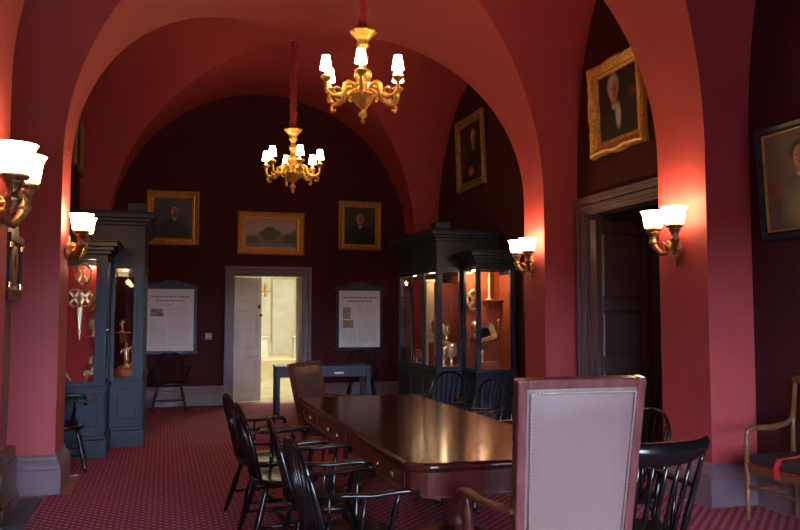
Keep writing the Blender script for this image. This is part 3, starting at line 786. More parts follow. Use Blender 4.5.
# ------------------------------------------------------------------ chandeliers
def chandelier(label, loc, rotz, ztop):
    t = thing('chandelier', label, 'chandelier', loc, rotz, 'gilt six-light chandeliers')
    bm = B(); Ls = ztop - loc[2]
    zz = .85
    pts = []; rad = []; k = 0
    while zz < Ls - .02:
        pts.append((.006 * math.sin(k * 1.3), .006 * math.cos(k * .9), zz)); rad.append(.048 + .008 * math.sin(k * 2.1)); zz += .04; k += 1
    pts.append((0, 0, Ls)); rad.append(.05)
    tube(bm, pts, rad, 10)
    o = obj('suspension_sleeve', bm, M['redvel'], t); o['label'] = 'gathered red fabric sleeve over the chain'
    bm = B(); lathe(bm, [(.03, .72), (.04, .74), (.062, .76), (.05, .79), (.06, .82), (.085, .85), (.12, .88), (.13, .895), (.115, .90), (.07, .885), (.03, .87)], 32, ripple=8, amp=.07)
    obj('crown', bm, M['gold'], t)
    bm = B(); lathe(bm, [(.03, .38), (.07, .42), (.088, .47), (.08, .51), (.05, .53), (.035, .55), (.032, .60), (.05, .62), (.055, .65), (.036, .68), (.03, .71), (.04, .73)], 24, ripple=6, amp=.05)
    obj('stem', bm, M['gold'], t)
    bm = B(); lathe(bm, [(.02, .14), (.05, .17), (.085, .21), (.10, .26), (.13, .275), (.13, .285), (.08, .30), (.05, .34), (.045, .38), (.06, .40), (.03, .41)], 32, ripple=8, amp=.05)
    obj('hub', bm, M['gold'], t)
    bm = B(); lathe(bm, [(0, 0), (.012, .01), (.022, .035), (.012, .055), (.04, .08), (.045, .10), (.02, .12), (.02, .14)], 24, ripple=6, amp=.06)
    obj('finial', bm, M['gold'], t)
    for k in range(6):
        a = 2 * PI * k / 6; ca, sa = math.cos(a), math.sin(a)
        P = lambda r, z: (r * ca, r * sa, z)
        bm = B()
        tube(bm, [P(.07, .32), P(.10, .375), P(.15, .385), (P(.19, .36)), P(.20, .31), P(.22, .265), P(.27, .235), P(.33, .235), P(.375, .27), P(.385, .32), P(.385, .36)],
             [.022, .025, .026, .024, .022, .027, .028, .024, .02, .018, .02], 8)
        tube(bm, [P(.22, .27), P(.24, .31), P(.28, .32), P(.305, .30), P(.30, .27), P(.28, .275)], [.017, .017, .016, .014, .012, .007], 6)
        tube(bm, [P(.34, .24), P(.365, .20), P(.35, .165), P(.32, .17), P(.315, .19)], [.017, .02, .017, .013, .007], 6)
        tube(bm, [P(.08, .33), P(.13, .30), P(.16, .26), P(.14, .235), P(.12, .245)], [.02, .02, .016, .013, .007], 6)
        arm = obj('arm', bm, M['gold'], t)
        bm = B(); lathe(bm, [(.012, .35), (.03, .365), (.052, .39), (.056, .40), (.05, .405), (.022, .40), (.024, .42), (.014, .43)], 16, c=(.385 * ca, .385 * sa, 0)); obj('drip_pan', bm, M['gold'], arm)
        bm = B(); lathe(bm, [(.012, .42), (.012, .50), (0, .50)], 10, c=(.385 * ca, .385 * sa, 0)); obj('candle', bm, M['candle'], arm)
        bm = B(); lathe(bm, [(.058, .470), (.037, .60), (.035, .60), (.056, .471)], 18, c=(.385 * ca, .385 * sa, 0)); obj('lamp_shade', bm, M['bulb'], arm)
        L = bpy.data.lights.new('candle_bulb', 'POINT'); L.energy = CH_W; L.color = (1, .62, .30); L.shadow_soft_size = .035
        lo = bpy.data.objects.new('candle_bulb', L); COL.objects.link(lo); lo.parent = arm; lo.location = (.385 * ca, .385 * sa, .645)
    return t
CH_W = .6
base_a = -RZ(16.4)
chandelier('gilt six-light chandelier on a red sleeve, the nearer and larger of the two', (1.77, 7.27, 3.31), base_a - RZ(30), 5.28)
chandelier('gilt six-light chandelier on long red sleeve, the farther one before the back wall', (1.68, 11.0, 3.20), base_a - RZ(8), 5.36)

# ------------------------------------------------------------------ twin-bowl wall sconces
SC_W = 5.0
def sconce(label, y, z, side):
    """side -1: on the left pier facing +x, 1: on the right pier facing -x"""
    x = XL if side < 0 else XR
    t = thing('wall_sconce', label, 'wall lamp', (x, y, z), -PI / 2 if side > 0 else PI / 2, 'twin-bowl sconces on the piers')
    bm = B(); lathe(bm, [(0, -.17), (.02, -.15), (.03, -.10), (.06, -.06), (.075, 0), (.06, .05), (.035, .08), (.02, .12), (0, .14)], 20, ripple=5, amp=.12)
    for v in bm.verts: v.co.y = v.co.y * .45 - .035
    obj('back_plate', bm, M['bronze'], t)
    bm = B(); ell(bm, (0, -.075, -.01), (.035, .03, .045), 12)
    for k in range(9):
        a = 2 * PI * k / 9; tube(bm, [(.03 * math.cos(a), -.07, -.01 + .035 * math.sin(a)), (.06 * math.cos(a + .2), -.085, -.01 + .065 * math.sin(a + .2)), (.075 * math.cos(a + .5), -.06, -.01 + .085 * math.sin(a + .5))], [.014, .013, .004], 6)
    obj('rosette', bm, M['gold'], t)
    for s in (-1, 1):
        bm = B()
        tube(bm, [(0, -.05, 0), (s * .04, -.08, -.05), (s * .09, -.11, -.06), (s * .13, -.14, -.01), (s * .15, -.15, .05), (s * .15, -.15, .12)], [.02, .02, .022, .026, .024, .02], 8)
        tube(bm, [(s * .05, -.08, -.04), (s * .04, -.10, .01), (s * .07, -.12, .04), (s * .09, -.12, .01), (s * .08, -.11, -.01)], [.014, .012, .01, .008, .004], 6)
        lathe(bm, [(.018, .0), (.036, .03), (.042, .045), (.026, .06), (.03, .09), (.044, .12), (.052, .13), (.034, .14)], 18, ripple=6, amp=.1, c=(s * .15, -.15, 0))
        arm = obj('arm', bm, M['bronze'], t)
        bm = B(); lathe(bm, [(.02, .13), (.06, .14), (.072, .155), (.066, .165), (.045, .17)], 20, c=(s * .15, -.15, 0), ripple=10, amp=.05); obj('gallery', bm, M['bronze'], arm)
        bm = B(); lathe(bm, [(.055, .165), (.074, .175), (.082, .22), (.088, .27), (.102, .305), (.108, .312), (.099, .305), (.084, .27), (.078, .22), (.070, .18), (.05, .17)], 32, c=(s * .15, -.15, 0), ripple=16, amp=.015)
        obj('glass_bowl', bm, M['bowl'], arm)
        L = bpy.data.lights.new('sconce_bulb', 'POINT'); L.energy = SC_W; L.color = (1, .60, .28); L.shadow_soft_size = .05
        lo = bpy.data.objects.new('sconce_bulb', L); COL.objects.link(lo); lo.parent = arm; lo.location = (s * .15, -.15, .37)
    return t
sconce('bronze sconce with two lit glass bowls on the right pillar beside the plum door', 5.83, 2.09, 1)
sconce('bronze sconce with two lit bowls on the pillar right of the display cabinets', 8.62, 2.09, 1)
sconce('bronze sconce with lit bowls on the left pillar beside the left display cabinet', 7.72, 2.09, -1)
sconce('bronze sconce with lit glass bowls at the left edge above the longcase clock', 4.42, 2.03, -1)

# ------------------------------------------------------------------ display cabinets
def frame_xz(bm, x0, x1, z0, z1, y0, y1, s):
    box(bm, x0, x0 + s, y0, y1, z0, z1); box(bm, x1 - s, x1, y0, y1, z0, z1)
    box(bm, x0 + s, x1 - s, y0, y1, z0, z0 + s); box(bm, x0 + s, x1 - s, y0, y1, z1 - s, z1)
def frame_yz(bm, y0, y1, z0, z1, x0, x1, s):
    box(bm, x0, x1, y0, y0 + s, z0, z1); box(bm, x0, x1, y1 - s, y1, z0, z1)
    box(bm, x0, x1, y0 + s, y1 - s, z0, z0 + s); box(bm, x0, x1, y0 + s, y1 - s, z1 - s, z1)
def crown_box(bm, w, d, steps, x0):
    for z0, z1, o0 in steps: box(bm, x0 - o0, x0 + w + o0, -d - o0, 0, z0, z1)
def cabinet(label, w, d, ztop, ndoor, loc, rotz, wing_d=None, wing_side=None, zg0=.78, zg1=2.08, lamps=1, lw=8, clipside=None, ps=.07, fs=.045):
    """wall at local y=0, front at y=-d, x from 0 to w. wing_side: -1/+1 end against which the shallower wing stands"""
    t = thing('display_cabinet', label, 'cabinet', loc, rotz)
    bm = B()
    box(bm, 0, w, -d, 0, .02, .72); obj('base_cupboard', bm, M['slate'], t, bevel=.004)
    def outs(o): return (0 if clipside == -1 else o, 0 if clipside == 1 else o)
    bm = B(); a, b = outs(.03); box(bm, -a, w + b, -d - .03, 0, 0, .20); a, b = outs(.018); box(bm, -a, w + b, -d - .018, 0, .20, .24); obj('plinth', bm, M['slate'], t, bevel=.006)
    bm = B(); a, b = outs(.025); box(bm, -a, w + b, -d - .025, 0, .72, .76); a, b = outs(.012); box(bm, -a, w + b, -d - .012, 0, .69, .72); obj('waist_moulding', bm, M['slate'], t, bevel=.004)
    # lower doors and end panels
    for k in range(ndoor):
        x0 = .03 + (w - .06) * k / ndoor; x1 = .03 + (w - .06) * (k + 1) / ndoor
        bm = B(); frame_xz(bm, x0 + .01, x1 - .01, .27, .67, -d - .014, -d, .06); obj('cupboard_door', bm, M['slate'], t, bevel=.004)
    for sx in (0, 1):
        y1 = 0 if not (wing_side == (-1, 1)[sx]) else -wing_d
        if abs(-d - y1) > .2:
            bm = B(); xx = (-.012, 0) if sx == 0 else (w, w + .012)
            frame_yz(bm, -d + .02, y1 - .03, .27, .67, xx[0], xx[1], .06); obj('end_panel', bm, M['slate'], t, bevel=.004)
    # back, floor, top of the glazed part
    bm = B(); box(bm, .03, w - .03, -.03, -.005, .76, ztop - .35); o = obj('lining', bm, M['redlin'], t)
    bm = B(); box(bm, .05, w - .05, -d + .05, -.03, .76, .775); obj('case_floor', bm, M['redlin'], t)
    bm = B(); box(bm, 0, w, -.005, 0, .76, ztop - .3); obj('back_board', bm, M['slate'], t)
    ztg = zg1 + .07
    bm = B(); box(bm, 0, w, -d, 0, ztg, ztop - .20); obj('frieze', bm, M['slate'], t, bevel=.003)
    bm = B()
    for z0, z1, o in ((ztg + .02, ztg + .045, .015), (ztop - .20, ztop - .16, .03), (ztop - .16, ztop - .12, .06), (ztop - .12, ztop - .07, .10), (ztop - .07, ztop - .05, .12)):
        a, b = outs(o); box(bm, -a, w + b, -d - o, 0, z0, z1)
    obj('cornice', bm, M['slate'], t, bevel=.006)
    bm = B()
    box(bm, .0, w, -d, 0, ztop - .05, ztop - .03)
    if w > 1.2:
        for x0 in (-.02, w - .20): box(bm, x0, x0 + .22, -d - .02, -d + .2, ztop - .03, ztop + .06)
        box(bm, .2, w - .2, -d + .02, -d + .05, ztop - .03, ztop + .01)
    obj('blocking_course', bm, M['slate'], t, bevel=.005)
    # corner posts
    ys = [(-d, -d + ps), (-.03 - ps * .3, 0)]
    for sx in (0, 1):
        xa = 0 if sx == 0 else w - ps
        for ya, yb in ys:
            bm = B(); box(bm, xa, xa + ps, ya, yb, .76, ztg); obj('post', bm, M['slate'], t, bevel=.004)
    # glazed doors on the front
    for k in range(ndoor):
        x0 = ps + (w - 2 * ps) * k / ndoor; x1 = ps + (w - 2 * ps) * (k + 1) / ndoor
        bm = B(); frame_xz(bm, x0, x1, .76, ztg, -d + .005, -d + .04, fs); dr = obj('glazed_door', bm, M['slate'], t, bevel=.003)
        bm = B(); box(bm, x0 + fs, x1 - fs, -d + .018, -d + .022, .76 + fs, ztg - fs); obj('glass_pane', bm, M['glass'], dr)
        bm = B(); ell(bm, (x0 + .022, -d - .004, 1.35), (.008, .012, .014), 8); obj('knob', bm, M['brass'], dr)
    # glazed ends
    for sx in (0, 1):
        side = (-1, 1)[sx]
        xa = (.005, .04) if sx == 0 else (w - .04, w - .005)
        if wing_side == side:
            bm = B(); box(bm, xa[0], xa[1], -wing_d, -.04, .76, ztg); obj('end_board', bm, M['slate'], t)
            y0, y1 = -d + ps, -wing_d
        else: y0, y1 = -d + ps, -.05
        if clipside == side: continue
        bm = B(); frame_yz(bm, y0, y1, .76, ztg, xa[0], xa[1], fs); fr = obj('glazed_end', bm, M['slate'], t, bevel=.003)
        xm = (xa[0] + xa[1]) / 2
        bm = B(); box(bm, xm - .002, xm + .002, y0 + fs, y1 - fs, .76 + fs, ztg - fs); obj('glass_pane', bm, M['glass'], fr)
    for k in range(lamps):
        xc = w * (k + .5) / lamps
        bm = B(); box(bm, xc - .12, xc + .12, -d + .09, -d + .12, ztg - .03, ztg - .004); obj('case_lamp', bm, M['lamp'], t)
        L = bpy.data.lights.new('case_bulb', 'POINT'); L.energy = lw; L.color = (1, .62, .32); L.shadow_soft_size = .04
        lo = bpy.data.objects.new('case_bulb', L); COL.objects.link(lo); lo.parent = t; lo.location = (xc, -d * .72, ztg - .1)
    return t
# left pair (local +x -> +y of the hall, front faces +x)
cabinet('low slate-blue glazed display cabinet on the left, nearest the left pillar', .64, .65, 2.36, 1, (WL + .06, 9.10, 0), PI / 2, lamps=1, lw=8, clipside=1)
cabinet('tall slate-blue glazed display cabinet on the left, beyond the low one', 2.05, 1.01, 2.75, 3, (WL + .06, 9.75, 0), PI / 2, wing_d=.65, wing_side=-1, zg1=2.02, lamps=2, lw=2.5)
# right pair (local +x -> -y of the hall, front faces -x)
cabinet('low dark glazed display cabinet on the right with brightly lit red interior', .55, .57, 2.42, 1, (WR - .06, 10.50, 0), -PI / 2, lamps=1, lw=10, ps=.04, fs=.025, clipside=-1)
cabinet('tall dark glazed display cabinet on the right with corner blocks on its cornice', 1.9, .94, 2.75, 3, (WR - .06, 12.41, 0), -PI / 2, wing_d=.57, wing_side=1, lamps=2, lw=4.5, ps=.05, fs=.035)

# ------------------------------------------------------------------ trophies and shelves in the cabinets
def cup(label, loc, h=.25, m='silver', handles=True, group=None, lid=False):
    t = thing('trophy_cup', label, 'trophy', loc, random.uniform(0, 3), group)
    s = h
    bm = B(); lathe(bm, [(.0, 0), (.24 * s, 0), (.24 * s, .05 * s), (.10 * s, .12 * s), (.05 * s, .25 * s), (.08 * s, .32 * s), (.06 * s, .36 * s), (.2 * s, .48 * s), (.27 * s, .65 * s), (.25 * s, .85 * s), (.29 * s, .97 * s), (.27 * s, .95 * s), (.2 * s, .6 * s), (0, .5 * s)], 20)
    obj('bowl', bm, M[m], t)
    if handles:
        for k in (-1, 1):
            bm = B(); tube(bm, [(k * .25 * s, 0, .55 * s), (k * .38 * s, 0, .58 * s), (k * .44 * s, 0, .72 * s), (k * .38 * s, 0, .86 * s), (k * .26 * s, 0, .84 * s)], .022 * s, 6); obj('handle', bm, M[m], t)
    if lid:
        bm = B(); lathe(bm, [(.28 * s, .97 * s), (.2 * s, 1.08 * s), (.06 * s, 1.15 * s), (.03 * s, 1.22 * s), (.06 * s, 1.28 * s), (0, 1.34 * s)], 16); obj('lid', bm, M[m], t)
    return t
def figure(label, loc, h=.22, m='silver', rz=0):
    t = thing('statuette', label, 'statuette', loc, rz)
    s = h
    bm = B(); lathe(bm, [(0, 0), (.22 * s, 0), (.2 * s, .06 * s), (.12 * s, .09 * s), (.12 * s, .14 * s), (0, .14 * s)], 16); obj('base', bm, M[m], t)
    bm = B(); tube(bm, [(0, 0, .14 * s), (.02 * s, 0, .35 * s), (0, 0, .5 * s), (0, 0, .7 * s), (.01 * s, 0, .8 * s)], [.07 * s, .1 * s, .08 * s, .12 * s, .04 * s], 10)
    ell(bm, (.01 * s, 0, .88 * s), (.06 * s, .06 * s, .075 * s), 10)
    tube(bm, [(.1 * s, 0, .72 * s), (.22 * s, 0, .8 * s), (.26 * s, 0, 1.0 * s)], [.04 * s, .03 * s, .02 * s], 6)
    tube(bm, [(-.1 * s, 0, .72 * s), (-.2 * s, 0, .6 * s), (-.16 * s, 0, .48 * s)], [.04 * s, .03 * s, .02 * s], 6)
    obj('body', bm, M[m], t)
    return t
def shelf(label, loc, w, d, rotz, m='redlin'):
    t = thing('bracket_shelf', label, 'shelf', loc, rotz)
    bm = B(); box(bm, -w / 2, w / 2, -d, 0, -.015, 0); obj('board', bm, M[m], t, bevel=.003)
    bm = B(); prism(bm, [(-.005, -.015), (-d * .8, -.015), (-d * .5, -.05), (-.03, -.10), (-.005, -.14)], 'x', -.03, .03); obj('bracket', bm, M[m], t)
    return t
def badge(label, loc, r, rot, m='silver', group=None, cross=True):
    t = thing('badge_plaque', label, 'badge', loc, 0, group); t.rotation_euler = rot
    bm = B(); R_ = []
    for rr_, z in ((r * .74, .0), (r, .0), (r, .012), (r * .87, .018), (r * .74, .012), (r * .74, 0)):
        R_.append([bm.verts.new((rr_ * math.cos(2 * PI * k / 24) * .72, z, rr_ * math.sin(2 * PI * k / 24))) for k in range(24)])
    for a, b in zip(R_, R_[1:]):
        for k in range(24): bm.faces.new((a[k], a[(k + 1) % 24], b[(k + 1) % 24], b[k]))
    obj('rim', bm, M[m], t)
    if cross:
        bm = B()
        for k in range(4):
            a = PI / 2 * k + PI / 4
            prism(bm, [(.15 * r * math.cos(a - .8), .2 * r * math.sin(a - .8)), (r * .72 * .76 * math.cos(a - .2), r * .76 * math.sin(a - .2)), (r * .72 * .76 * math.cos(a + .2), r * .76 * math.sin(a + .2)), (.15 * r * math.cos(a + .8), .2 * r * math.sin(a + .8))], 'y', .002, .010)
        obj('star', bm, M[m], t)
    return t
def tusk(label, loc, L, rot, m='ivory', bend=.12):
    t = thing('curved_horn', label, 'horn', loc, 0); t.rotation_euler = rot
    bm = B(); pts = [(bend * math.sin(PI * k / 10), 0, L * k / 10) for k in range(11)]
    tube(bm, pts, [.004 + .028 * (k / 10) ** .7 for k in range(11)], 10); obj('horn', bm, M[m], t)
    bm = B(); tube(bm, [pts[-2], (pts[-1][0], 0, pts[-1][2] + .02)], [.034, .036], 10); obj('mount', bm, M['silver'], t)
    return t

# left low cabinet: interior x -1.25..-.65, y 9.2..9.7
F = .776
YI = 9.72      # board behind the display
badge('large gilt crescent-shaped badge at the top of the left low cabinet', (-.86, 9.40, 1.96), .13, (0, 0, PI), cross=True)
badge('oval gilt badge with open star, left of the matching pair in the left low cabinet', (-.945, 9.40, 1.70), .11, (0, 0, PI))
badge('oval gilt badge with open star, right of the matching pair in the left low cabinet', (-.835, 9.39, 1.70), .11, (0, 0, PI))
bm = B()
tag(obj('drape', box(bm, -1.08, -.72, 9.43, 9.445, .78, 2.05), M['redvel']), 'dark red cloth panel the badges hang on in the left low cabinet', 'cloth')
bm.free() if False else None
t = thing('gilt_spearhead', 'long gilt leaf-shaped blade hanging point down in the left low cabinet', 'ornament', (-.885, 9.375, 1.24))
bm = B(); prism(bm, [(-.006, 0), (-.02, .18), (-.032, .34), (-.02, .36), (.02, .36), (.032, .34), (.02, .18), (.006, 0)], 'y', 0, .015); obj('blade', bm, M['silver'], t, bevel=.005)
t_ = tusk('pale curved horn leaning at the bottom of the left low cabinet', (-.95, 9.33, .80), .34, (0, RZ(-22), 0), bend=-.03)
shelf('dark red bracket shelf in the left low cabinet, upper one', (-.72, 9.42, 1.56), .14, .12, 0, 'redvel')
shelf('dark red bracket shelf in the left low cabinet, lower one', (-.74, 9.42, 1.28), .16, .12, 0, 'redvel')
figure('small slim gilt statuette on the upper bracket shelf in the left low cabinet', (-.72, 9.34, 1.56), .24)
cup('lidded gilt cup on the lower bracket shelf in the left low cabinet', (-.74, 9.34, 1.28), .19, lid=True)
cup('gilt cup at the left side of the left low cabinet, half behind the pillar', (-1.03, 9.30, 1.23), .15)
shelf('narrow dark red bracket shelf at the left side of the left low cabinet', (-1.03, 9.40, 1.23), .12, .12, 0, 'redvel')
cup('silver cup standing low at the right of the left low cabinet', (-.74, 9.28, F + .1), .19)
cup('small gilt cup on the floor of the left low cabinet behind the horn', (-.80, 9.36, F), .14)
# left tall cabinet seen through its narrow end pane
figure('gilt figure with raised arm on the floor of the left tall cabinet', (-.43, 10.2, F + .1), .32)
figure('second gilt figure close behind the first in the left tall cabinet', (-.36, 10.5, F + .1), .34)
t = thing('plinth_block', 'red block under the gilt figures in the left tall cabinet', 'plinth', (-.40, 10.32, F))
bm = B(); box(bm, -.13, .13, -.3, .35, 0, .10); obj('block', bm, M['redlin'], t, bevel=.004)
figure('small pale statuette higher up in the left tall cabinet', (-.50, 10.6, 1.30), .16)
shelf('small shelf inside the left tall cabinet', (-.50, 10.68, 1.30), .2, .16, 0)

# right low cabinet: interior x 4.05..4.57, y 10.0..10.45 ; seen through its end (faces -y)
bm = B(); box(bm, 4.0, 4.54, 10.44, 10.455, .78, 2.12); tag(obj('backing_panel', bm, M['redlin']), 'bright red panel behind the objects in the right low cabinet', 'panel')
shelf('red bracket shelf high in the right low cabinet', (4.40, 10.44, 1.72), .26, .14, 0)
t = thing('ivory_sceptre', 'slim pale ivory column standing on the bracket shelf in the right low cabinet', 'ornament', (4.35, 10.38, 1.72))
bm = B(); lathe(bm, [(0, 0), (.05, 0), (.05, .015), (.018, .03), (.014, .15), (.02, .16), (.012, .18), (.016, .30), (.006, .38), (0, .39)], 14); obj('shaft', bm, M['ivory'], t)
t = thing('square_dish', 'square silver-gilt dish with raised rim propped up in the right low cabinet', 'dish', (4.27, 10.36, 1.27)); t.rotation_euler = (RZ(-12), RZ(-14), 0)
bm = B(); R_ = []
for s_, y_ in ((.0, 0.005), (.085, .005), (.10, -.014), (.155, -.022), (.16, -.012), (.155, 0), (.10, .0), (0, .012)):
    R_.append([bm.verts.new(((s_ + 1e-4) * math.copysign(abs(math.cos(2 * PI * k / 32)) ** .45, math.cos(2 * PI * k / 32)), y_, .8 * (s_ + 1e-4) * math.copysign(abs(math.sin(2 * PI * k / 32)) ** .45, math.sin(2 * PI * k / 32)))) for k in range(32)])
for a, b in zip(R_, R_[1:]):
    for k in range(32): bm.faces.new((a[k], a[(k + 1) % 32], b[(k + 1) % 32], b[k]))
obj('dish', bm, M['silver'], t)
bm = B(); R_ = []
prism(bm, [(-.075, -.06), (.075, -.06), (.075, .06), (-.075, .06)], 'y', -.008, -.002); obj('dark_inset', bm, M['black'], t)
t = thing('silver_spoon', 'long silver spoon standing beside the square dish in the right low cabinet', 'spoon', (4.45, 10.38, 1.13)); t.rotation_euler = (0, RZ(10), 0)
bm = B(); ell(bm, (0, 0, .30), (.032, .012, .045), 10); tube(bm, [(0, 0, 0), (0, 0, .12), (0, 0, .27)], [.012, .006, .007], 8); obj('spoon', bm, M['silver'], t)
cup('low silver-gilt cup on the floor of the right low cabinet, left side', (4.19, 10.25, F + .10), .16)
t = thing('plinth_block', 'red block under the low cup in the right low cabinet', 'plinth', (4.25, 10.27, F))
bm = B(); box(bm, -.14, .14, -.12, .12, 0, .10); obj('block', bm, M['redlin'], t, bevel=.004)
cup('lidded silver-gilt cup behind the front pane of the right low cabinet', (4.10, 10.30, 1.20), .20, lid=True)
shelf('small red bracket shelf near the front pane of the right low cabinet', (4.12, 10.44, 1.20), .12, .2, 0)
badge('large round gilt plaque behind the front pane of the right low cabinet', (4.13, 10.42, 1.72), .15, (0, 0, PI), cross=True)
# right tall cabinet
bm = B(); box(bm, 3.90, 4.35, 11.45, 11.47, .78, 2.0); tag(obj('backing_panel', bm, M['redlin']), 'red upright panel inside the right tall cabinet', 'panel')
for i, (x, y, z, h, l) in enumerate([(3.76, 10.64, F, .30, 'broad silver-gilt cup at the front corner of the right tall cabinet'), (3.90, 10.70, F, .36, 'taller silver-gilt cup beside the broad one in the right tall cabinet'),
        (3.79, 11.0, F + .34, .30, 'silver-gilt cup on a block in the middle of the right tall cabinet'), (3.94, 11.0, F + .34, .26, 'smaller silver-gilt cup on the same block in the right tall cabinet'),
        (3.78, 11.55, F, .2, 'silver cup behind the front glass of the right tall cabinet, nearest'), (3.75, 11.85, F, .22, 'silver cup behind the front glass of the right tall cabinet, middle'),
        (3.78, 12.1, F, .2, 'silver cup behind the front glass of the right tall cabinet, farthest')]):
    cup(l, (x, y, z), h, lid=(i in (2,)))
t = thing('plinth_block', 'red block carrying two cups in the right tall cabinet', 'plinth', (3.87, 11.0, F))
bm = B(); box(bm, -.17, .17, -.12, .12, 0, .34); obj('block', bm, M['redlin'], t, bevel=.004)
t = thing('pale_column', 'tall pale stone-coloured column inside the right tall cabinet', 'column', (3.75, 11.28, F))
bm = B(); box(bm, -.06, .06, -.10, .10, 0, 1.22); obj('shaft', bm, M['ivory'], t, bevel=.01)
bm = B(); box(bm, -.075, .075, -.12, .12, 1.22, 1.26); obj('cap', bm, M['ivory'], t, bevel=.006)

# ------------------------------------------------------------------ longcase clock by the left wall
t = thing('longcase_clock', 'tall dark wood longcase clock at the left edge, under the nearest left sconce', 'clock', (WL + .0, 6.72, 0), PI / 2)
# local: back at y=0, front -y, x along the wall (-x is nearer the camera)
bm = B(); box(bm, -.30, .30, -.20, -.062, .06, .40); box(bm, -.32, .32, -.22, -.062, .0, .10); box(bm, -.29, .29, -.19, -.02, .40, .48); box(bm, -.315, .315, -.21, -.062, .10, .13)
obj('base', bm, M['clockwood'], t, bevel=.006)
bm = B(); box(bm, -.45, .48, -.37, -.062, .0, .02); obj('plinth', bm, M['slab'], t)  # dark slab added in place of the shadow on the floor by the clock
bm = B(); box(bm, -.2, .2, -.14, -.02, .48, 1.62); obj('trunk', bm, M['clockwood'], t, bevel=.006)
bm = B(); box(bm, -.27, .27, -.20, -.02, 1.62, 1.70); box(bm, -.25, .25, -.18, -.02, 1.70, 2.06); box(bm, -.28, .28, -.21, -.02, 2.06, 2.12)
prism(bm, [(-.26, 2.12), (.26, 2.12), (.2, 2.2), (.08, 2.24), (-.08, 2.24), (-.15, 2.2)], 'y', -.18, -.02); obj('hood', bm, M['clockwood'], t, bevel=.006)
bm = B(); lathe(bm, [(0, 0), (.15, 0), (.155, .008), (.14, .012), (0, .012)], 32); dial = obj('dial', bm, M['dullgilt'], t, loc=(0, -.18, 1.88), rot=(PI / 2, 0, 0))
bm = B(); box(bm, -.005, .005, -.02, .09, .014, .017); box(bm, -.06, .02, -.004, .004, .017, .02); obj('hands', bm, M['black'], dial)
bm = B(); box(bm, -.13, .13, -.154, -.14, .62, 1.5); obj('trunk_door', bm, M['clockwood'], t, bevel=.006)
for sx in (-1, 1):
    bm = B(); turned(bm, (sx * .235, -.195, 1.72), (sx * .235, -.195, 2.04), [(0, .018), (.05, .018), (.1, .012), (.9, .011), (.95, .017), (1, .017)], 12); c_ = obj('column', bm, M['slab'], t)
    bm = B(); lathe(bm, [(.019, 0), (.019, .04)], 12, c=(sx * .235, -.195, 1.71)); lathe(bm, [(.019, 0), (.019, .04)], 12, c=(sx * .235, -.195, 2.01)); obj('column_cap', bm, M['brass'], c_)
    bm = B(); ell(bm, (sx * .22, -.15, 2.16), (.02, .02, .03), 10); turned(bm, (sx * .22, -.15, 2.12), (sx * .22, -.15, 2.24), [(0, .012), (.6, .008), (1, .002)], 8); obj('finial', bm, M['brass'], t)


# ------------------------------------------------------------------ settee against the right wall
t = thing('settee', 'brown wooden settee with black cushion piped in red, at the right edge', 'bench', (WR - .06, 4.25, 0), -PI / 2)
# local: x along the wall (+x toward the camera), front -y; depth .44
Lh = .74
SP = [(0, .014), (.12, .018), (.2, .022), (.24, .015), (.3, .022), (.6, .02), (.75, .024), (.8, .015), (1, .018)]
for x in (-Lh, Lh):
    bm = B(); turned(bm, (x, -.44, .012), (x, -.44, .64), [(0, .013), (.2, .018), (.33, .022), (.36, .016), (.40, .024), (.62, .022), (.76, .016), (.8, .024), (.9, .02), (1, .018)], 10); obj('leg', bm, M['oak'], t)
    bm = B(); turned(bm, (x, -.01, .012), (x * 1.0, -.02, .45), [(0, .014), (.5, .02), (1, .02)], 10); obj('leg', bm, M['oak'], t)
    bm = B(); tube(bm, [(x, -.44, .60), (x, -.435, .655), (x, -.38, .675), (x, -.2, .675), (x, -.08, .70), (x, -.03, .74), (x, -.01, .80)], [.018, .02, .022, .022, .02, .018, .016], 10); obj('arm', bm, M['oak'], t)
    bm = B(); turned(bm, (x, -.44, .24), (x, -.02, .22), [(0, .009), (.5, .016), (1, .009)], 8); obj('stretcher', bm, M['oak'], t)
    bm = B(); tube(bm, [(x, -.03, .43), (x, -.02, .7), (x, .015, 1.02)], [.02, .018, .014], 10); obj('back_post', bm, M['oak'], t)
bm = B(); turned(bm, (-Lh, -.44, .26), (Lh, -.44, .26), [(0, .009), (.2, .012), (.25, .018), (.3, .012), (.5, .018), (.7, .012), (.75, .018), (.8, .012), (1, .009)], 8); obj('stretcher', bm, M['oak'], t)
bm = B(); tube(bm, [(-Lh - .02, .015, 1.02), (-Lh / 2, .0, 1.05), (0, .0, 1.06), (Lh / 2, .0, 1.05), (Lh + .02, .015, 1.02)], [.02, .026, .028, .026, .02], 10, flat=1.6); obj('crest_rail', bm, M['oak'], t)
for k in range(12):
    x = -Lh + 2 * Lh * (k + 1) / 13
    bm = B(); turned(bm, (x, -.03, .43), (x, .008, 1.03), [(0, .008), (.4, .012), (1, .008)], 8); obj('spindle', bm, M['oak'], t)
bm = B(); box(bm, -Lh, Lh, -.45, 0, .36, .42); obj('seat_frame', bm, M['oak'], t, bevel=.01)
bm = B(); box(bm, -Lh + .025, Lh - .025, -.45, -.05, .42, .50); cu = obj('cushion', bm, M['cushion'], t, bevel=.03)
bm = B(); sweep = [(-Lh + .025, -.454, .425), (Lh - .025, -.454, .425)]; tube(bm, sweep, .008, 6); tube(bm, [(-Lh + .022, -.454, .425), (-Lh + .022, -.05, .425)], .008, 6); obj('red_piping', bm, M['piping'], cu)
t = thing('red_ribbon', 'bright red ribbon draped over the settee cushion as a barrier', 'ribbon', (WR - .06, 4.25, 0), -PI / 2)
bm = B(); pr = None
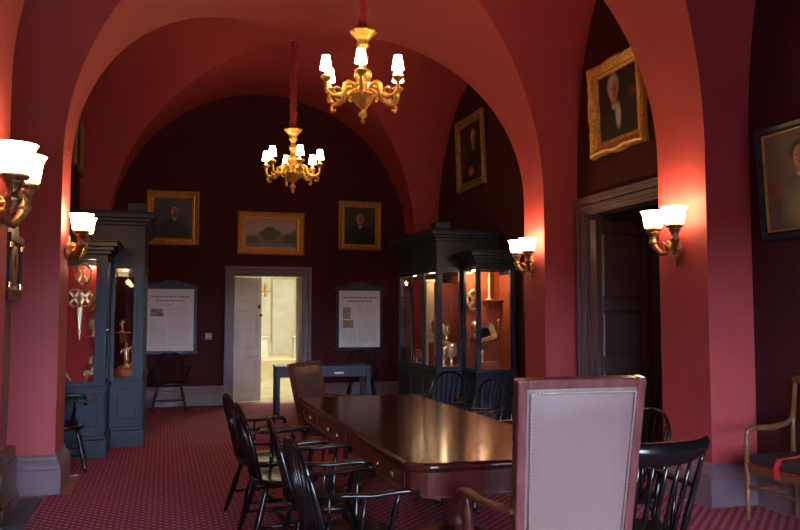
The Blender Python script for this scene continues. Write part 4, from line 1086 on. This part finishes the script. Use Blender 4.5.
for p in [(-.42, -.462, .36), (-.42, -.468, .44), (-.40, -.452, .505), (-.34, -.36, .53), (-.22, -.24, .60), (-.05, -.12, .72), (.1, -.06, .86)]:
    c = (bm.verts.new((p[0] - .022, p[1], p[2])), bm.verts.new((p[0] + .022, p[1] + .004, p[2] + .002)))
    if pr: bm.faces.new((pr[0], pr[1], c[1], c[0]))
    pr = c
o = obj('ribbon_band', bm, M['piping'], t); md = o.modifiers.new('thick', 'SOLIDIFY'); md.thickness = .003

# small round bosses on the piers
for i, (x, y, z, s) in enumerate([(XR, 5.75, 3.17, -1), (XR, 8.62, 3.22, -1), (XL, 7.75, 3.0, 1)]):
    bm = B(); lathe(bm, [(0, .02), (.02, .018), (.03, .008), (.032, 0)], 16)
    o = obj('wall_boss', bm, M['rose'], None, loc=(x, y, z), rot=(0, s * PI / 2, 0))
    tag(o, 'small round painted boss on the %s' % ('right pillar above the sconce by the plum door', 'pillar above the sconce right of the display cabinets', 'left pillar above its sconce')[i], 'boss', 'round bosses on the piers')

# ------------------------------------------------------------------ world, camera, view
w = bpy.data.worlds.new('World'); S.world = w; w.use_nodes = True
nt = w.node_tree; bg = nt.nodes['Background']
bg.inputs[1].default_value = 64.0
tc = nt.nodes.new('ShaderNodeTexCoord'); sp = nt.nodes.new('ShaderNodeSeparateXYZ'); nt.links.new(tc.outputs['Generated'], sp.inputs[0])
rp = nt.nodes.new('ShaderNodeValToRGB'); nt.links.new(sp.outputs[2], rp.inputs[0]); nt.links.new(rp.outputs[0], bg.inputs[0])
rp.color_ramp.elements[0].position = 0.0; rp.color_ramp.elements[0].color = (.035, .04, .04, 1)
rp.color_ramp.elements[1].position = .03; rp.color_ramp.elements[1].color = (.62, .76, 1, 1)
for i, (a, b) in enumerate(WIN):
    L = bpy.data.lights.new('window_daylight', 'AREA'); L.shape = 'RECTANGLE'; L.size = b - a; L.size_y = WZ1 - WZ0
    L.cycles.is_portal = True
    o = bpy.data.objects.new('window_daylight', L); COL.objects.link(o); o.location = ((a + b) / 2, YF - .31, (WZ0 + WZ1) / 2); o.rotation_euler = (PI / 2, 0, PI)

cam = bpy.data.cameras.new('camera'); co = bpy.data.objects.new('camera', cam); COL.objects.link(co)
cam.sensor_width = 36; cam.lens = 36; cam.clip_start = .05; cam.clip_end = 200
th = math.atan(.294); pt = math.atan(51 / 800)
co.matrix_world = Matrix.Translation((0, 0, 1.5)) @ Matrix.Rotation(-th, 4, 'Z') @ Matrix.Rotation(PI / 2 + pt, 4, 'X')
S.camera = co
S.view_settings.view_transform = 'Standard'; S.view_settings.look = 'None'
S.view_settings.exposure = 0.0; S.view_settings.gamma = 1; S.view_settings.use_curve_mapping = False
